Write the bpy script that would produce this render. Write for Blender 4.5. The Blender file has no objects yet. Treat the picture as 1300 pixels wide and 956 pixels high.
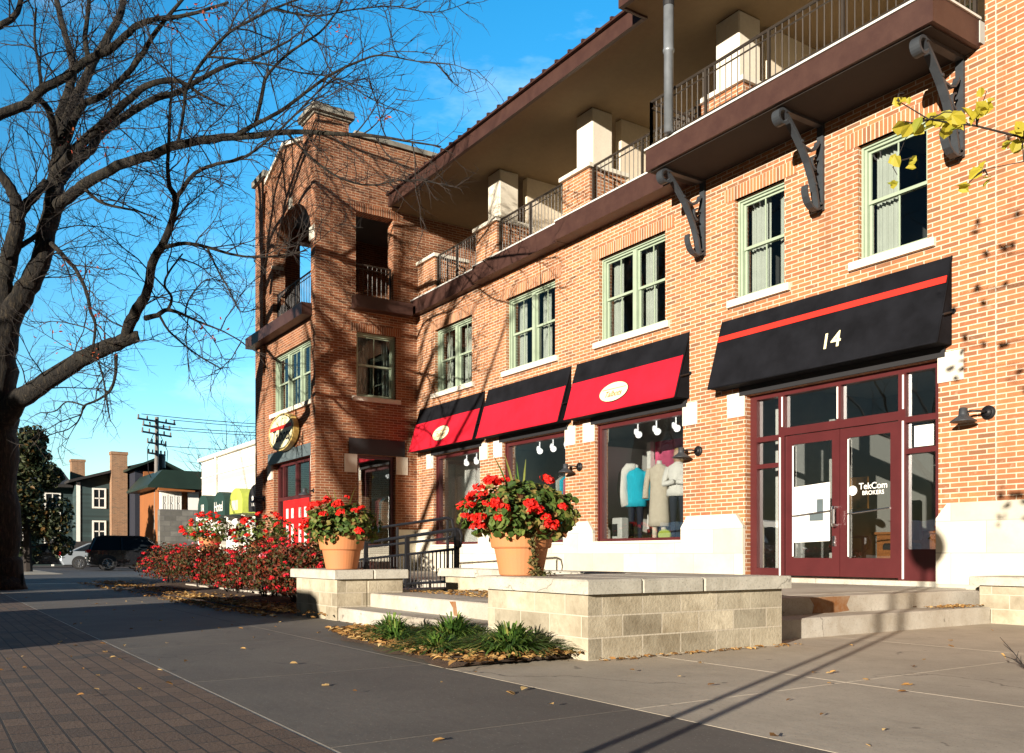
import bpy, bmesh, math, random
from mathutils import Vector, Matrix
random.seed(7)
sc = bpy.context.scene
COL = sc.collection
R = math.radians

# ------------------------------------------------------------------ view geometry (metres, street runs along X, facade faces -Y)
F, CX, YH, H = 1130.0, 650.0, 704.0, .78
FX, FY = -.8330, .5533
def at(px, py, t):
    """world point seen at photo pixel (px,py) at forward distance t"""
    a = (px - CX) / F
    return Vector((t * (FX + FY * a), t * (FY - FX * a), H + t * (YH - py) / F))

# ------------------------------------------------------------------ materials
def new_mat(name):
    m = bpy.data.materials.new(name); m.use_nodes = True
    nt = m.node_tree; b = nt.nodes['Principled BSDF']
    return m, nt, b
def N(nt, t, **k):
    n = nt.nodes.new(t)
    for a, v in k.items():
        setattr(n, a, v)
    return n
def mixc(nt, fac, a, b, mode='MIX'):
    n = N(nt, 'ShaderNodeMix', data_type='RGBA', blend_type=mode)
    L = nt.links
    for i, v in ((0, fac), (6, a), (7, b)):
        if isinstance(v, (int, float)): n.inputs[i].default_value = v
        elif isinstance(v, (tuple, list)): n.inputs[i].default_value = (*v[:3], 1)
        else: L.new(v, n.inputs[i])
    return n.outputs[2]
def noise(nt, scale, detail=4, rough=.6, coord='Object', vec=None, stretch=None):
    n = N(nt, 'ShaderNodeTexNoise'); n.inputs['Scale'].default_value = scale
    n.inputs['Detail'].default_value = detail; n.inputs['Roughness'].default_value = rough
    if vec is None:
        tc = N(nt, 'ShaderNodeTexCoord'); vec = tc.outputs[coord]
    if stretch:
        mp = N(nt, 'ShaderNodeMapping'); mp.inputs['Scale'].default_value = stretch
        nt.links.new(vec, mp.inputs[0]); vec = mp.outputs[0]
    nt.links.new(vec, n.inputs['Vector'])
    return n.outputs['Fac']
def ramp(nt, fac, stops):
    r = N(nt, 'ShaderNodeValToRGB'); e = r.color_ramp.elements
    while len(e) < len(stops): e.new(.5)
    for i, (p, c) in enumerate(stops):
        e[i].position = p; e[i].color = (*c[:3], 1) if isinstance(c, (tuple, list)) else (c, c, c, 1)
    nt.links.new(fac, r.inputs[0]); return r.outputs[0]
def bump(nt, b, h, strength=.3, dist=.01):
    n = N(nt, 'ShaderNodeBump'); n.inputs['Strength'].default_value = strength; n.inputs['Distance'].default_value = dist
    nt.links.new(h, n.inputs['Height']); nt.links.new(n.outputs[0], b.inputs['Normal'])
def plain(name, col, rough=.6, metal=0, var=.15, scale=6, bmp=0, spec=.5, coat=0):
    m, nt, b = new_mat(name)
    b.inputs['Roughness'].default_value = rough; b.inputs['Metallic'].default_value = metal
    b.inputs['Specular IOR Level'].default_value = spec
    b.inputs['Coat Weight'].default_value = coat
    if var:
        f = noise(nt, scale)
        c = mixc(nt, ramp(nt, f, [(.3, 0.), (.7, 1.)]), tuple(x * (1 - var) for x in col), tuple(min(1, x * (1 + var)) for x in col))
        nt.links.new(c, b.inputs['Base Color'])
        if bmp: bump(nt, b, noise(nt, scale * 8), bmp, .01)
    else:
        b.inputs['Base Color'].default_value = (*col, 1)
    return m
def brick(name, c1, c2, mortar, w=.235, h=.065, ms=.0085, swap=False, off=.5, dirt=.35, bmp=.5, freq=2):
    m, nt, b = new_mat(name); L = nt.links
    uv = N(nt, 'ShaderNodeUVMap'); vec = uv.outputs[0]
    if swap:
        s = N(nt, 'ShaderNodeSeparateXYZ'); c = N(nt, 'ShaderNodeCombineXYZ'); L.new(vec, s.inputs[0])
        L.new(s.outputs[1], c.inputs[0]); L.new(s.outputs[0], c.inputs[1]); vec = c.outputs[0]
    t = N(nt, 'ShaderNodeTexBrick'); L.new(vec, t.inputs['Vector'])
    t.offset = off; t.offset_frequency = freq
    t.inputs['Scale'].default_value = 1; t.inputs['Brick Width'].default_value = w; t.inputs['Row Height'].default_value = h
    t.inputs['Mortar Size'].default_value = ms; t.inputs['Mortar Smooth'].default_value = .25; t.inputs['Bias'].default_value = 0
    t.inputs['Color1'].default_value = (0, 0, 0, 1); t.inputs['Color2'].default_value = (1, 1, 1, 1); t.inputs['Mortar'].default_value = (.5, .5, .5, 1)
    f1 = noise(nt, 60, 3, .6, vec=uv.outputs[0]); f2 = noise(nt, .9, 4, .6, vec=uv.outputs[0])
    col = ramp(nt, t.outputs['Color'], [(0, c1), (.45, tuple((a + d) / 2 for a, d in zip(c1, c2))), (.8, c2), (1, (c2[0] * .55, c2[1] * .75, c2[2] * .95))])
    col = mixc(nt, ramp(nt, f1, [(.35, 0.), (.75, .45)]), col, tuple(x * .55 for x in c2))
    col = mixc(nt, ramp(nt, f2, [(.4, 0.), (.75, dirt)]), col, tuple(x * .6 for x in c1))
    mc = mixc(nt, ramp(nt, f2, [(.35, 0.), (.75, .5)]), mortar, tuple(x * .7 for x in mortar))
    col = mixc(nt, t.outputs['Fac'], col, mc)
    f3 = noise(nt, 1., 5, .7, vec=uv.outputs[0], stretch=(2.6, .28, 1)); f4 = noise(nt, 9., 3, .7, vec=uv.outputs[0])
    col = mixc(nt, ramp(nt, f3, [(.48, 0.), (.72, .42)]), col, tuple(x * .42 for x in c1))
    col = mixc(nt, ramp(nt, f4, [(.58, 0.), (.8, .35)]), col, mortar)
    L.new(col, b.inputs['Base Color']); b.inputs['Roughness'].default_value = .85
    hh = N(nt, 'ShaderNodeMath', operation='MULTIPLY_ADD'); L.new(t.outputs['Fac'], hh.inputs[0]); hh.inputs[1].default_value = -1.
    L.new(f1, hh.inputs[2]); bump(nt, b, hh.outputs[0], bmp, .006)
    return m
def island(name, stops, rough=.6, trans=0, spec=.3):
    """leaf-like material: every loose piece takes its own colour"""
    m, nt, b = new_mat(name)
    g = N(nt, 'ShaderNodeNewGeometry')
    c = ramp(nt, g.outputs['Random Per Island'], stops)
    nt.links.new(c, b.inputs['Base Color']); b.inputs['Roughness'].default_value = rough
    b.inputs['Specular IOR Level'].default_value = spec
    if trans:
        t = N(nt, 'ShaderNodeBsdfTranslucent'); nt.links.new(c, t.inputs[0])
        mx = N(nt, 'ShaderNodeMixShader'); mx.inputs[0].default_value = trans
        o = nt.nodes['Material Output']
        nt.links.new(b.outputs[0], mx.inputs[1]); nt.links.new(t.outputs[0], mx.inputs[2]); nt.links.new(mx.outputs[0], o.inputs[0])
    return m
def glass_mat(name, tint, refl=1.0, base=.11):
    m, nt, b = new_mat(name); nt.nodes.remove(b)
    tr = N(nt, 'ShaderNodeBsdfTransparent'); tr.inputs[0].default_value = (*tint, 1)
    gl = N(nt, 'ShaderNodeBsdfGlossy'); gl.inputs['Roughness'].default_value = .0; gl.inputs[0].default_value = (refl, refl, refl, 1)
    lw_ = N(nt, 'ShaderNodeLayerWeight'); lw_.inputs[0].default_value = .5
    pw = N(nt, 'ShaderNodeMath', operation='POWER'); nt.links.new(lw_.outputs['Facing'], pw.inputs[0]); pw.inputs[1].default_value = 4.
    ad = N(nt, 'ShaderNodeMath', operation='ADD'); ad.inputs[1].default_value = base; ad.use_clamp = True
    nt.links.new(pw.outputs[0], ad.inputs[0])
    f = noise(nt, 1.3, 2); bp = N(nt, 'ShaderNodeBump'); bp.inputs['Strength'].default_value = .05; bp.inputs['Distance'].default_value = .03
    nt.links.new(f, bp.inputs['Height']); nt.links.new(bp.outputs[0], gl.inputs['Normal'])
    mx = N(nt, 'ShaderNodeMixShader'); nt.links.new(ad.outputs[0], mx.inputs[0])
    nt.links.new(tr.outputs[0], mx.inputs[1]); nt.links.new(gl.outputs[0], mx.inputs[2])
    nt.links.new(mx.outputs[0], nt.nodes['Material Output'].inputs[0])
    return m
def weathered(name, col, dark, scale=1.2, rough=.85, amt=.6, streak=None, bmp=.15, brickp=None, mort=None, fine=.25):
    """stone / concrete / metal with stains, optional block joints"""
    m, nt, b = new_mat(name)
    f = noise(nt, scale, 6, .65, stretch=streak); f2 = noise(nt, scale * 22, 3, .6)
    c = mixc(nt, ramp(nt, f, [(.38, 0.), (.72, amt)]), col, dark)
    c = mixc(nt, ramp(nt, f2, [(.35, 0.), (.75, fine)]), c, tuple(x * .6 for x in col))
    f5 = noise(nt, scale * 4.7, 5, .7, stretch=streak)
    c = mixc(nt, ramp(nt, f5, [(.5, 0.), (.74, amt * .55)]), c, dark)
    h = f2
    if brickp:
        w, hh, ms = brickp
        uv = N(nt, 'ShaderNodeUVMap'); t = N(nt, 'ShaderNodeTexBrick'); nt.links.new(uv.outputs[0], t.inputs['Vector'])
        t.inputs['Scale'].default_value = 1; t.inputs['Brick Width'].default_value = w; t.inputs['Row Height'].default_value = hh
        t.inputs['Mortar Size'].default_value = ms; t.inputs['Mortar Smooth'].default_value = .1
        t.inputs['Color1'].default_value = (.62, .61, .58, 1); t.inputs['Color2'].default_value = (1.12, 1.1, 1.05, 1); t.inputs['Mortar'].default_value = (1, 1, 1, 1)
        c = mixc(nt, 1.0, c, t.outputs['Color'], 'MULTIPLY')
        c = mixc(nt, t.outputs['Fac'], c, mort)
        k = N(nt, 'ShaderNodeMath', operation='MULTIPLY_ADD'); nt.links.new(t.outputs['Fac'], k.inputs[0]); k.inputs[1].default_value = -1.5
        nt.links.new(f2, k.inputs[2]); h = k.outputs[0]
    nt.links.new(c, b.inputs['Base Color']); b.inputs['Roughness'].default_value = rough
    if bmp: bump(nt, b, h, bmp, .008)
    return m

M = {}
M['brick'] = brick('brick_orange', (.47, .188, .070), (.32, .117, .048), (.60, .49, .37))
M['brick_s'] = brick('brick_soldier', (.47, .188, .070), (.35, .125, .05), (.60, .49, .37), swap=True, w=2, off=0)
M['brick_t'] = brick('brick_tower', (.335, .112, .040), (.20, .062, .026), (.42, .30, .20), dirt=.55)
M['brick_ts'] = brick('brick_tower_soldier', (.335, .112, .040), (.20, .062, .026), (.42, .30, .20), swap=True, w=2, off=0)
M['paver'] = brick('paver', (.17, .11, .07), (.11, .07, .045), (.03, .025, .02), w=.21, h=.105, ms=.006, dirt=.5, bmp=.5)
M['stone'] = weathered('limestone', (.74, .70, .60), (.46, .42, .34), .8, amt=.5, brickp=(.9, .40, .006), mort=(.36, .33, .27), fine=.15)
M['stone_p'] = weathered('limestone_plain', (.72, .68, .58), (.40, .37, .30), 1.2, amt=.45, fine=.12)
M['coping'] = weathered('coping_stone', (.30, .28, .23), (.10, .095, .08), 2.2, amt=.85)
M['block'] = weathered('concrete_block', (.54, .49, .38), (.21, .17, .11), 1.7, amt=.95, brickp=(.40, .163, .006), mort=(.44, .39, .30), bmp=.6)
M['cap'] = weathered('cap_stone', (.50, .48, .41), (.21, .19, .14), 1.9, amt=.75, bmp=.3)
M['step'] = weathered('step_concrete', (.48, .45, .39), (.22, .17, .11), 1.3, amt=.75, bmp=.25)
M['walk'] = weathered('pavement_concrete', (.47, .41, .32), (.24, .205, .155), .55, amt=.8, bmp=.3)
M['walk_d'] = weathered('dark_pavement_concrete', (.13, .115, .095), (.065, .056, .047), .6, amt=.85, bmp=.3)  # darker concrete, its colour lowered further to deepen the shadows on it
for k_ in ('walk', 'walk_d', 'step', 'cap'):
    m = M[k_]; nt = m.node_tree; b = nt.nodes['Principled BSDF']; L = nt.links; src = b.inputs['Base Color'].links[0].from_socket
    tc = N(nt, 'ShaderNodeTexCoord'); nz = N(nt, 'ShaderNodeTexNoise'); nz.inputs['Scale'].default_value = 2.2; nz.inputs['Detail'].default_value = 6; L.new(tc.outputs['Object'], nz.inputs['Vector'])
    va = N(nt, 'ShaderNodeVectorMath', operation='MULTIPLY_ADD'); L.new(nz.outputs['Color'], va.inputs[0]); va.inputs[1].default_value = (.7, .7, .7); L.new(tc.outputs['Object'], va.inputs[2])
    vo = N(nt, 'ShaderNodeTexVoronoi', feature='DISTANCE_TO_EDGE'); vo.inputs['Scale'].default_value = .42 if k_[:4] == 'walk' else .8; L.new(va.outputs[0], vo.inputs['Vector'])
    crack = ramp(nt, vo.outputs['Distance'], [(.0, .75), (.006, .0)]); mk = ramp(nt, noise(nt, .5, 2), [(.5, 0.), (.58, 1.)])
    cf = mixc(nt, 1., crack, mk, 'MULTIPLY'); c = mixc(nt, cf, src, (.035, .03, .025))
    v2 = N(nt, 'ShaderNodeTexVoronoi'); v2.inputs['Scale'].default_value = 2.6; L.new(va.outputs[0], v2.inputs['Vector']); c = mixc(nt, ramp(nt, v2.outputs['Distance'], [(.05, .55), (.09, 0.)]), c, (.06, .052, .042))
    sp_ = noise(nt, 70, 2, .5); c = mixc(nt, ramp(nt, sp_, [(.60, 0.), (.72, .45)]), c, (.08, .07, .058)); c = mixc(nt, ramp(nt, sp_, [(.26, .4), (.36, 0.)]), c, (.48, .45, .40))
    L.new(c, b.inputs['Base Color'])
M['asphalt'] = weathered('asphalt', (.055, .055, .06), (.035, .035, .038), .6, amt=.7, bmp=.35)
M['soil'] = weathered('ground_soil', (.14, .11, .07), (.07, .07, .03), .25, amt=.8)
M['mulch'] = weathered('bark_mulch', (.10, .06, .035), (.035, .022, .014), 9, amt=.9, bmp=.9)
M['maroon'] = plain('maroon_paint', (.070, .0125, .0135), .4, var=.12, scale=3)
M['green'] = plain('sage_paint', (.30, .37, .27), .45, var=.08, scale=4)
M['metal'] = weathered('brown_metal', (.042, .0175, .0135), (.085, .042, .03), 3.5, rough=.5, amt=.45, bmp=.05, fine=.1)
M['iron'] = plain('black_iron', (.010, .010, .012), .5, var=.2, scale=9, spec=.3)
M['grayiron'] = plain('grey_iron', (.032, .037, .043), .5, var=.2, scale=5, bmp=.1)
M['rail'] = plain('bronze_rail', (.032, .025, .019), .5, var=.15)
M['pipe'] = plain('galvanised_pipe', (.19, .21, .23), .45, metal=.35, var=.2, scale=5)
M['stucco'] = weathered('tan_stucco', (.20, .135, .068), (.13, .09, .048), .5, amt=.5, bmp=.1)
M['stucco_w'] = weathered('pale_stucco', (.66, .58, .45), (.48, .40, .29), .6, amt=.4, bmp=.1)
M['colw'] = weathered('column_paint', (.70, .65, .54), (.50, .45, .35), 1.1, amt=.35, bmp=.1)
M['awn_k'] = plain('awning_black', (.008, .0085, .011), .85, var=.35, scale=2.5, spec=.08)
M['awn_r'] = plain('awning_red', (.50, .010, .026), .7, var=.2, scale=1.4, spec=.2, bmp=.25)
M['stripe'] = plain('stripe_red', (.62, .022, .012), .6, var=.06)
M['cream'] = plain('cream_vinyl', (.78, .72, .45), .5, var=.05)
M['gold'] = plain('gold_paint', (.62, .46, .14), .4, var=.1)
M['black'] = plain('black_matt', (.010, .010, .012), .7, var=0)
M['white'] = plain('white_paint', (.78, .77, .72), .5, var=.05, scale=3)
m, nt, b = new_mat('lamp_white_glow'); b.inputs['Base Color'].default_value = (.8, .8, .78, 1); b.inputs['Emission Color'].default_value = (1, .96, .88, 1); b.inputs['Emission Strength'].default_value = .9; M['lampw'] = m  # glow added so the sunlit white spotlight heads look bright
M['ltgrey'] = plain('light_grey', (.58, .58, .55), .6, var=.08)
M['slate'] = weathered('slate_panel', (.10, .13, .14), (.05, .065, .07), 2, rough=.5, amt=.6, bmp=.05)
M['glass'] = glass_mat('shop_glass', (.95, .97, .97), base=.22)
M['glass_u'] = glass_mat('upper_glass', (.93, .96, .95), base=.11)
M['glass_d'] = glass_mat('dark_glass', (.72, .76, .76), base=.03)
M['curtain'] = plain('curtain_cloth', (.40, .41, .37), .9, var=.08, scale=4)
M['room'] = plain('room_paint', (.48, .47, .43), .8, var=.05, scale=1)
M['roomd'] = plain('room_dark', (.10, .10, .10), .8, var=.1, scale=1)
M['floor'] = plain('shop_floor', (.13, .09, .06), .45, var=.2, scale=2)
M['wood'] = weathered('desk_wood', (.33, .12, .035), (.16, .055, .018), 2, rough=.4, amt=.8, streak=(1, 1, 8), bmp=.05)
M['chrome'] = plain('satin_steel', (.62, .62, .62), .25, metal=1, var=.05)
M['terra'] = weathered('terracotta', (.50, .19, .065), (.38, .17, .085), 4, rough=.75, amt=.6, bmp=.1, fine=.1)
M['blue'] = plain('aqua_wool', (.01, .45, .62), .9, var=.1, scale=8)
M['wool'] = plain('white_wool', (.78, .76, .71), .95, var=.06, scale=14, bmp=.4)
M['beige'] = plain('beige_knit', (.62, .55, .44), .95, var=.08, scale=14, bmp=.3)
M['navy'] = plain('navy_cloth', (.012, .016, .03), .85, var=.1)
M['skin'] = plain('mannequin_skin', (.55, .36, .26), .55, var=.04)
M['hair'] = plain('blond_hair', (.34, .22, .09), .6, var=.25, scale=25)
M['poster'] = plain('pink_poster', (.55, .08, .17), .5, var=.6, scale=1.6)
M['poster2'] = plain('amber_print', (.42, .19, .04), .5, var=.8, scale=3.5)
M['lime'] = plain('lime_canvas', (.42, .50, .08), .7, var=.08)
M['dkgreen'] = plain('bottle_green_canvas', (.008, .035, .028), .7, var=.15)
M['clap'] = weathered('white_clapboard', (.78, .76, .69), (.62, .58, .50), .8, amt=.3, brickp=(40, .17, .006), mort=(.42, .41, .37), fine=.06)
M['reddoor'] = plain('red_door', (.52, .012, .012), .4, var=.06)
M['teal'] = weathered('teal_siding', (.034, .066, .072), (.022, .045, .05), 1, amt=.5, brickp=(40, .16, .008), mort=(.028, .05, .052))
M['navyw'] = plain('navy_siding', (.012, .016, .028), .7, var=.2)
M['roof'] = weathered('dark_shingle', (.035, .032, .034), (.018, .017, .018), 1.5, amt=.7, brickp=(.3, .18, .012), mort=(.012, .012, .012))
M['groof'] = weathered('green_metal_roof', (.016, .034, .026), (.010, .02, .016), 1, rough=.45, amt=.6)
M['orange'] = weathered('orange_stucco', (.30, .105, .028), (.19, .065, .02), .8, amt=.5)
M['brick_h'] = brick('house_brick', (.34, .17, .08), (.24, .11, .05), (.36, .28, .2), dirt=.4, bmp=.2)
M['greystone'] = weathered('grey_stone', (.20, .195, .18), (.10, .10, .095), 1.2, amt=.8, brickp=(.7, .32, .02), mort=(.11, .105, .10))
M['polewood'] = weathered('weathered_pole', (.20, .19, .175), (.09, .085, .08), 3, amt=.7, streak=(6, 6, .4))
M['tyre'] = plain('tyre_rubber', (.012, .012, .013), .8, var=.1)
M['rim'] = plain('alloy_rim', (.55, .56, .58), .25, metal=.9, var=0)
M['silver'] = plain('silver_paint', (.50, .56, .62), .28, metal=.55, var=.03, coat=1)
M['carblk'] = plain('black_paint', (.010, .011, .014), .25, var=.0, coat=1)
M['carglass'] = plain('car_glass', (.012, .016, .02), .06, var=0)
M['taillight'] = plain('tail_lens', (.55, .01, .015), .15, var=0, coat=1)
M['headlight'] = plain('head_lens', (.7, .72, .75), .1, var=0, coat=1)
M['opal'] = plain('opal_globe', (.85, .85, .82), .25, var=0)
m, nt, b = new_mat('tree_bark')
f = noise(nt, 17, 7, .72, stretch=(1, 1, .22)); f2 = noise(nt, 1.1, 3)
c = ramp(nt, f, [(.40, (.002, .0016, .0013)), (.52, (.012, .009, .006)), (.66, (.055, .043, .026)), (.8, (.12, .10, .062))])
c = mixc(nt, ramp(nt, f2, [(.5, 0.), (.8, .3)]), c, (.05, .05, .028))
nt.links.new(c, b.inputs['Base Color']); b.inputs['Roughness'].default_value = .95; bump(nt, b, f, 1., .07); M['bark'] = m
M['twig'] = plain('twig_bark', (.020, .015, .0125), .9, var=.5, scale=2)
M['gleaf'] = island('geranium_leaf', [(0, (.030, .065, .012)), (.35, (.075, .13, .024)), (.7, (.15, .19, .04)), (.88, (.22, .17, .05)), (.95, (.26, .13, .045)), (1, (.10, .03, .015))], trans=.25)
M['rleaf'] = island('rose_leaf', [(0, (.016, .026, .007)), (.25, (.042, .048, .012)), (.45, (.085, .024, .009)), (.68, (.17, .020, .010)), (.82, (.038, .066, .016)), (.92, (.30, .020, .012)), (1, (.05, .075, .02))], trans=.2)
M['petal'] = island('red_petal', [(0, (.62, .008, .008)), (.5, (.82, .024, .010)), (1, (.72, .02, .02))], .6, trans=.25)
M['pinkpetal'] = island('pink_petal', [(0, (.75, .08, .16)), (1, (.85, .40, .42))], .6, trans=.25)
M['rosered'] = island('rose_petal', [(0, (.50, .006, .012)), (.7, (.70, .012, .03)), (1, (.75, .03, .06))], .6, trans=.2)
M['grass'] = island('lily_turf', [(0, (.030, .075, .014)), (.5, (.075, .16, .026)), (.85, (.15, .24, .04)), (1, (.25, .22, .06))], trans=.3)
M['dryleaf'] = island('dry_leaf', [(0, (.16, .075, .022)), (.4, (.33, .17, .05)), (.75, (.48, .29, .10)), (1, (.58, .42, .19))], .8, trans=.1)
M['yleaf'] = island('yellow_leaf', [(0, (.42, .36, .03)), (.6, (.55, .46, .05)), (1, (.30, .33, .04))], .5, trans=.45)
M['autleaf'] = island('autumn_crown', [(0, (.010, .016, .006)), (.5, (.022, .035, .012)), (.8, (.05, .06, .02)), (1, (.13, .07, .02))], trans=.15)
M['vine'] = island('vine_leaf', [(0, (.05, .06, .015)), (.6, (.11, .10, .03)), (1, (.17, .11, .045))], trans=.2)
M['redbud'] = island('red_leaf', [(0, (.45, .05, .03)), (1, (.55, .16, .05))], trans=.3)

# ------------------------------------------------------------------ mesh helper
ORG = {}
def ident(u, d, z): return (u, d, z)
class MB:
    def __init__(s, T=ident): s.v = []; s.f = []; s.T = T
    def add(s, vs, fs):
        o = len(s.v); s.v += [s.T(*p) for p in vs]; s.f += [tuple(i + o for i in f) for f in fs]; return s
    def box(s, x0, x1, y0, y1, z0, z1):
        return s.add([(x0, y0, z0), (x1, y0, z0), (x1, y1, z0), (x0, y1, z0), (x0, y0, z1), (x1, y0, z1), (x1, y1, z1), (x0, y1, z1)],
                     [(0, 3, 2, 1), (4, 5, 6, 7), (0, 1, 5, 4), (1, 2, 6, 5), (2, 3, 7, 6), (3, 0, 4, 7)])
    def bbox(s, x0, x1, y0, y1, z0, z1, c=.012):
        """box with chamfered vertical and top edges"""
        p = [(x0 + c, y0), (x1 - c, y0), (x1, y0 + c), (x1, y1 - c), (x1 - c, y1), (x0 + c, y1), (x0, y1 - c), (x0, y0 + c)]
        q = [(x0 + c, y0 + c), (x1 - c, y0 + c), (x1 - c, y0 + c), (x1 - c, y1 - c), (x1 - c, y1 - c), (x0 + c, y1 - c), (x0 + c, y1 - c), (x0 + c, y0 + c)]
        vs = [(x, y, z0) for x, y in p] + [(x, y, z1 - c) for x, y in p] + [(x, y, z1) for x, y in (q[0], q[1], q[3], q[5])]
        fs = [tuple(range(7, -1, -1)), (16, 17, 18, 19)]
        for i in range(8): fs.append((i, (i + 1) % 8, 8 + (i + 1) % 8, 8 + i))
        fs += [(8, 9, 17, 16), (10, 11, 18, 17), (12, 13, 19, 18), (14, 15, 16, 19), (9, 10, 17), (11, 12, 18), (13, 14, 19), (15, 8, 16)]
        return s.add(vs, fs)
    def prism(s, poly, a0, a1, axis='y'):
        """poly in the other two coordinates, extruded along axis"""
        n = len(poly)
        def P(p, a): return (p[0], a, p[1]) if axis == 'y' else (a, p[0], p[1]) if axis == 'x' else (p[0], p[1], a)
        vs = [P(p, a0) for p in poly] + [P(p, a1) for p in poly]
        return s.add(vs, [tuple(range(n - 1, -1, -1)), tuple(range(n, 2 * n))] + [(i, (i + 1) % n, n + (i + 1) % n, n + i) for i in range(n)])
    def tube(s, pts, rad, n=8, cap=True):
        pts = [Vector(p) for p in pts]; k = len(pts)
        if not isinstance(rad, (list, tuple)): rad = [rad] * k
        t = (pts[1] - pts[0]).normalized()
        u = t.cross(Vector((0, 0, 1)))
        if u.length < 1e-3: u = Vector((1, 0, 0))
        u.normalize(); vs = []
        for i in range(k):
            t = (pts[min(i + 1, k - 1)] - pts[max(i - 1, 0)])
            if t.length < 1e-6: t = Vector((0, 0, 1))
            t.normalize(); u = (u - t * u.dot(t))
            if u.length < 1e-4: u = t.orthogonal()
            u.normalize(); w = t.cross(u)
            for j in range(n):
                a = 2 * math.pi * j / n
                vs.append(tuple(pts[i] + (u * math.cos(a) + w * math.sin(a)) * rad[i]))
        fs = [(i * n + j, i * n + (j + 1) % n, (i + 1) * n + (j + 1) % n, (i + 1) * n + j) for i in range(k - 1) for j in range(n)]
        if cap: fs += [tuple(range(n - 1, -1, -1)), tuple((k - 1) * n + j for j in range(n))]
        return s.add(vs, fs)
    def loft(s, rings, n=14, cap=True):
        """rings: (cx,cy,cz,rx,ry[,power]) horizontal ellipses"""
        vs = []
        for r in rings:
            for j in range(n):
                a = 2 * math.pi * j / n; vs.append((r[0] + r[3] * math.cos(a), r[1] + r[4] * math.sin(a), r[2]))
        k = len(rings)
        fs = [(i * n + j, i * n + (j + 1) % n, (i + 1) * n + (j + 1) % n, (i + 1) * n + j) for i in range(k - 1) for j in range(n)]
        if cap: fs += [tuple(range(n - 1, -1, -1)), tuple((k - 1) * n + j for j in range(n))]
        return s.add(vs, fs)
    def lathe(s, prof, c=(0, 0, 0), n=28):
        return s.loft([(c[0], c[1], c[2] + z, r, r) for r, z in prof], n, cap=True)
    def ball(s, c, r, n=12, sz=1.):
        return s.loft([(c[0], c[1], c[2] - r * sz * math.cos(math.pi * i / 8), max(.001, r * math.sin(math.pi * i / 8)), max(.001, r * math.sin(math.pi * i / 8))) for i in range(9)], n)
    def disc(s, c, r, axis, th=.01, n=24):
        c = Vector(c); a = Vector(axis).normalized(); return s.tube([c - a * th / 2, c + a * th / 2], r, n)
    def build(s, name, mat, parent=None, smooth=False, swap=False):
        me = bpy.data.meshes.new(name)
        o = ORG.get(parent.name, Vector()) if parent else Vector()
        me.from_pydata([(v[0] - o.x, v[1] - o.y, v[2] - o.z) for v in s.v], [], s.f); me.update()
        if len(s.f) < 20000:
            bm = bmesh.new(); bm.from_mesh(me); bmesh.ops.recalc_face_normals(bm, faces=bm.faces); bm.to_mesh(me); bm.free()
        uv = me.uv_layers.new(name='UVMap').data
        if len(s.f) < 6000:
            for p in me.polygons:
                nx, ny, nz = (abs(x) for x in p.normal)
                for li in p.loop_indices:
                    q = me.vertices[me.loops[li].vertex_index].co + o
                    uv[li].uv = (q.x, q.y) if nz > .7 else ((q.x, q.z) if ny >= nx else (q.y, q.z))
        me.materials.append(mat)
        if smooth:
            me.polygons.foreach_set('use_smooth', [True] * len(me.polygons))
        ob = bpy.data.objects.new(name, me); COL.objects.link(ob)
        if parent:
            ob.parent = parent; ORG[ob.name] = o
        return ob
def tag(o, label=None, cat=None, group=None, kind=None):
    for k, v in (('label', label), ('category', cat), ('group', group), ('kind', kind)):
        if v: o[k] = v
    return o
def thing(name, label, cat, loc=(0, 0, 0), group=None):
    o = bpy.data.objects.new(name, None); COL.objects.link(o); o.location = loc; o.empty_display_size = .2
    ORG[o.name] = Vector(loc); return tag(o, label, cat, group)
def dup(o, parent=None):
    c = o.copy(); COL.objects.link(c)
    if parent: c.parent = parent
    for ch in list(o.children): dup(ch, c)
    return c
def struct(name, mb, mat, **k): return tag(mb.build(name, mat, **k), kind='structure')
def text(s, size, shear=0):
    cu = bpy.data.curves.new('t', 'FONT'); cu.body = s; cu.size = size; cu.shear = shear; cu.align_x = 'CENTER'; cu.align_y = 'CENTER'
    cu.offset = size * .012
    ob = bpy.data.objects.new('t', cu); COL.objects.link(ob)
    bpy.context.view_layer.update()
    me = ob.evaluated_get(bpy.context.evaluated_depsgraph_get()).to_mesh()
    r = [tuple(v.co) for v in me.vertices], [tuple(p.vertices) for p in me.polygons]
    bpy.data.objects.remove(ob); bpy.data.curves.remove(cu); return r
def put_text(mb, s, size, origin, U, V, shear=0, lift=.0):
    vs, fs = text(s, size, shear); o = Vector(origin); U = Vector(U); V = Vector(V); n = U.cross(V)
    mb.add([tuple(o + U * v[0] + V * v[1] + n * lift) for v in vs], fs)
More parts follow.
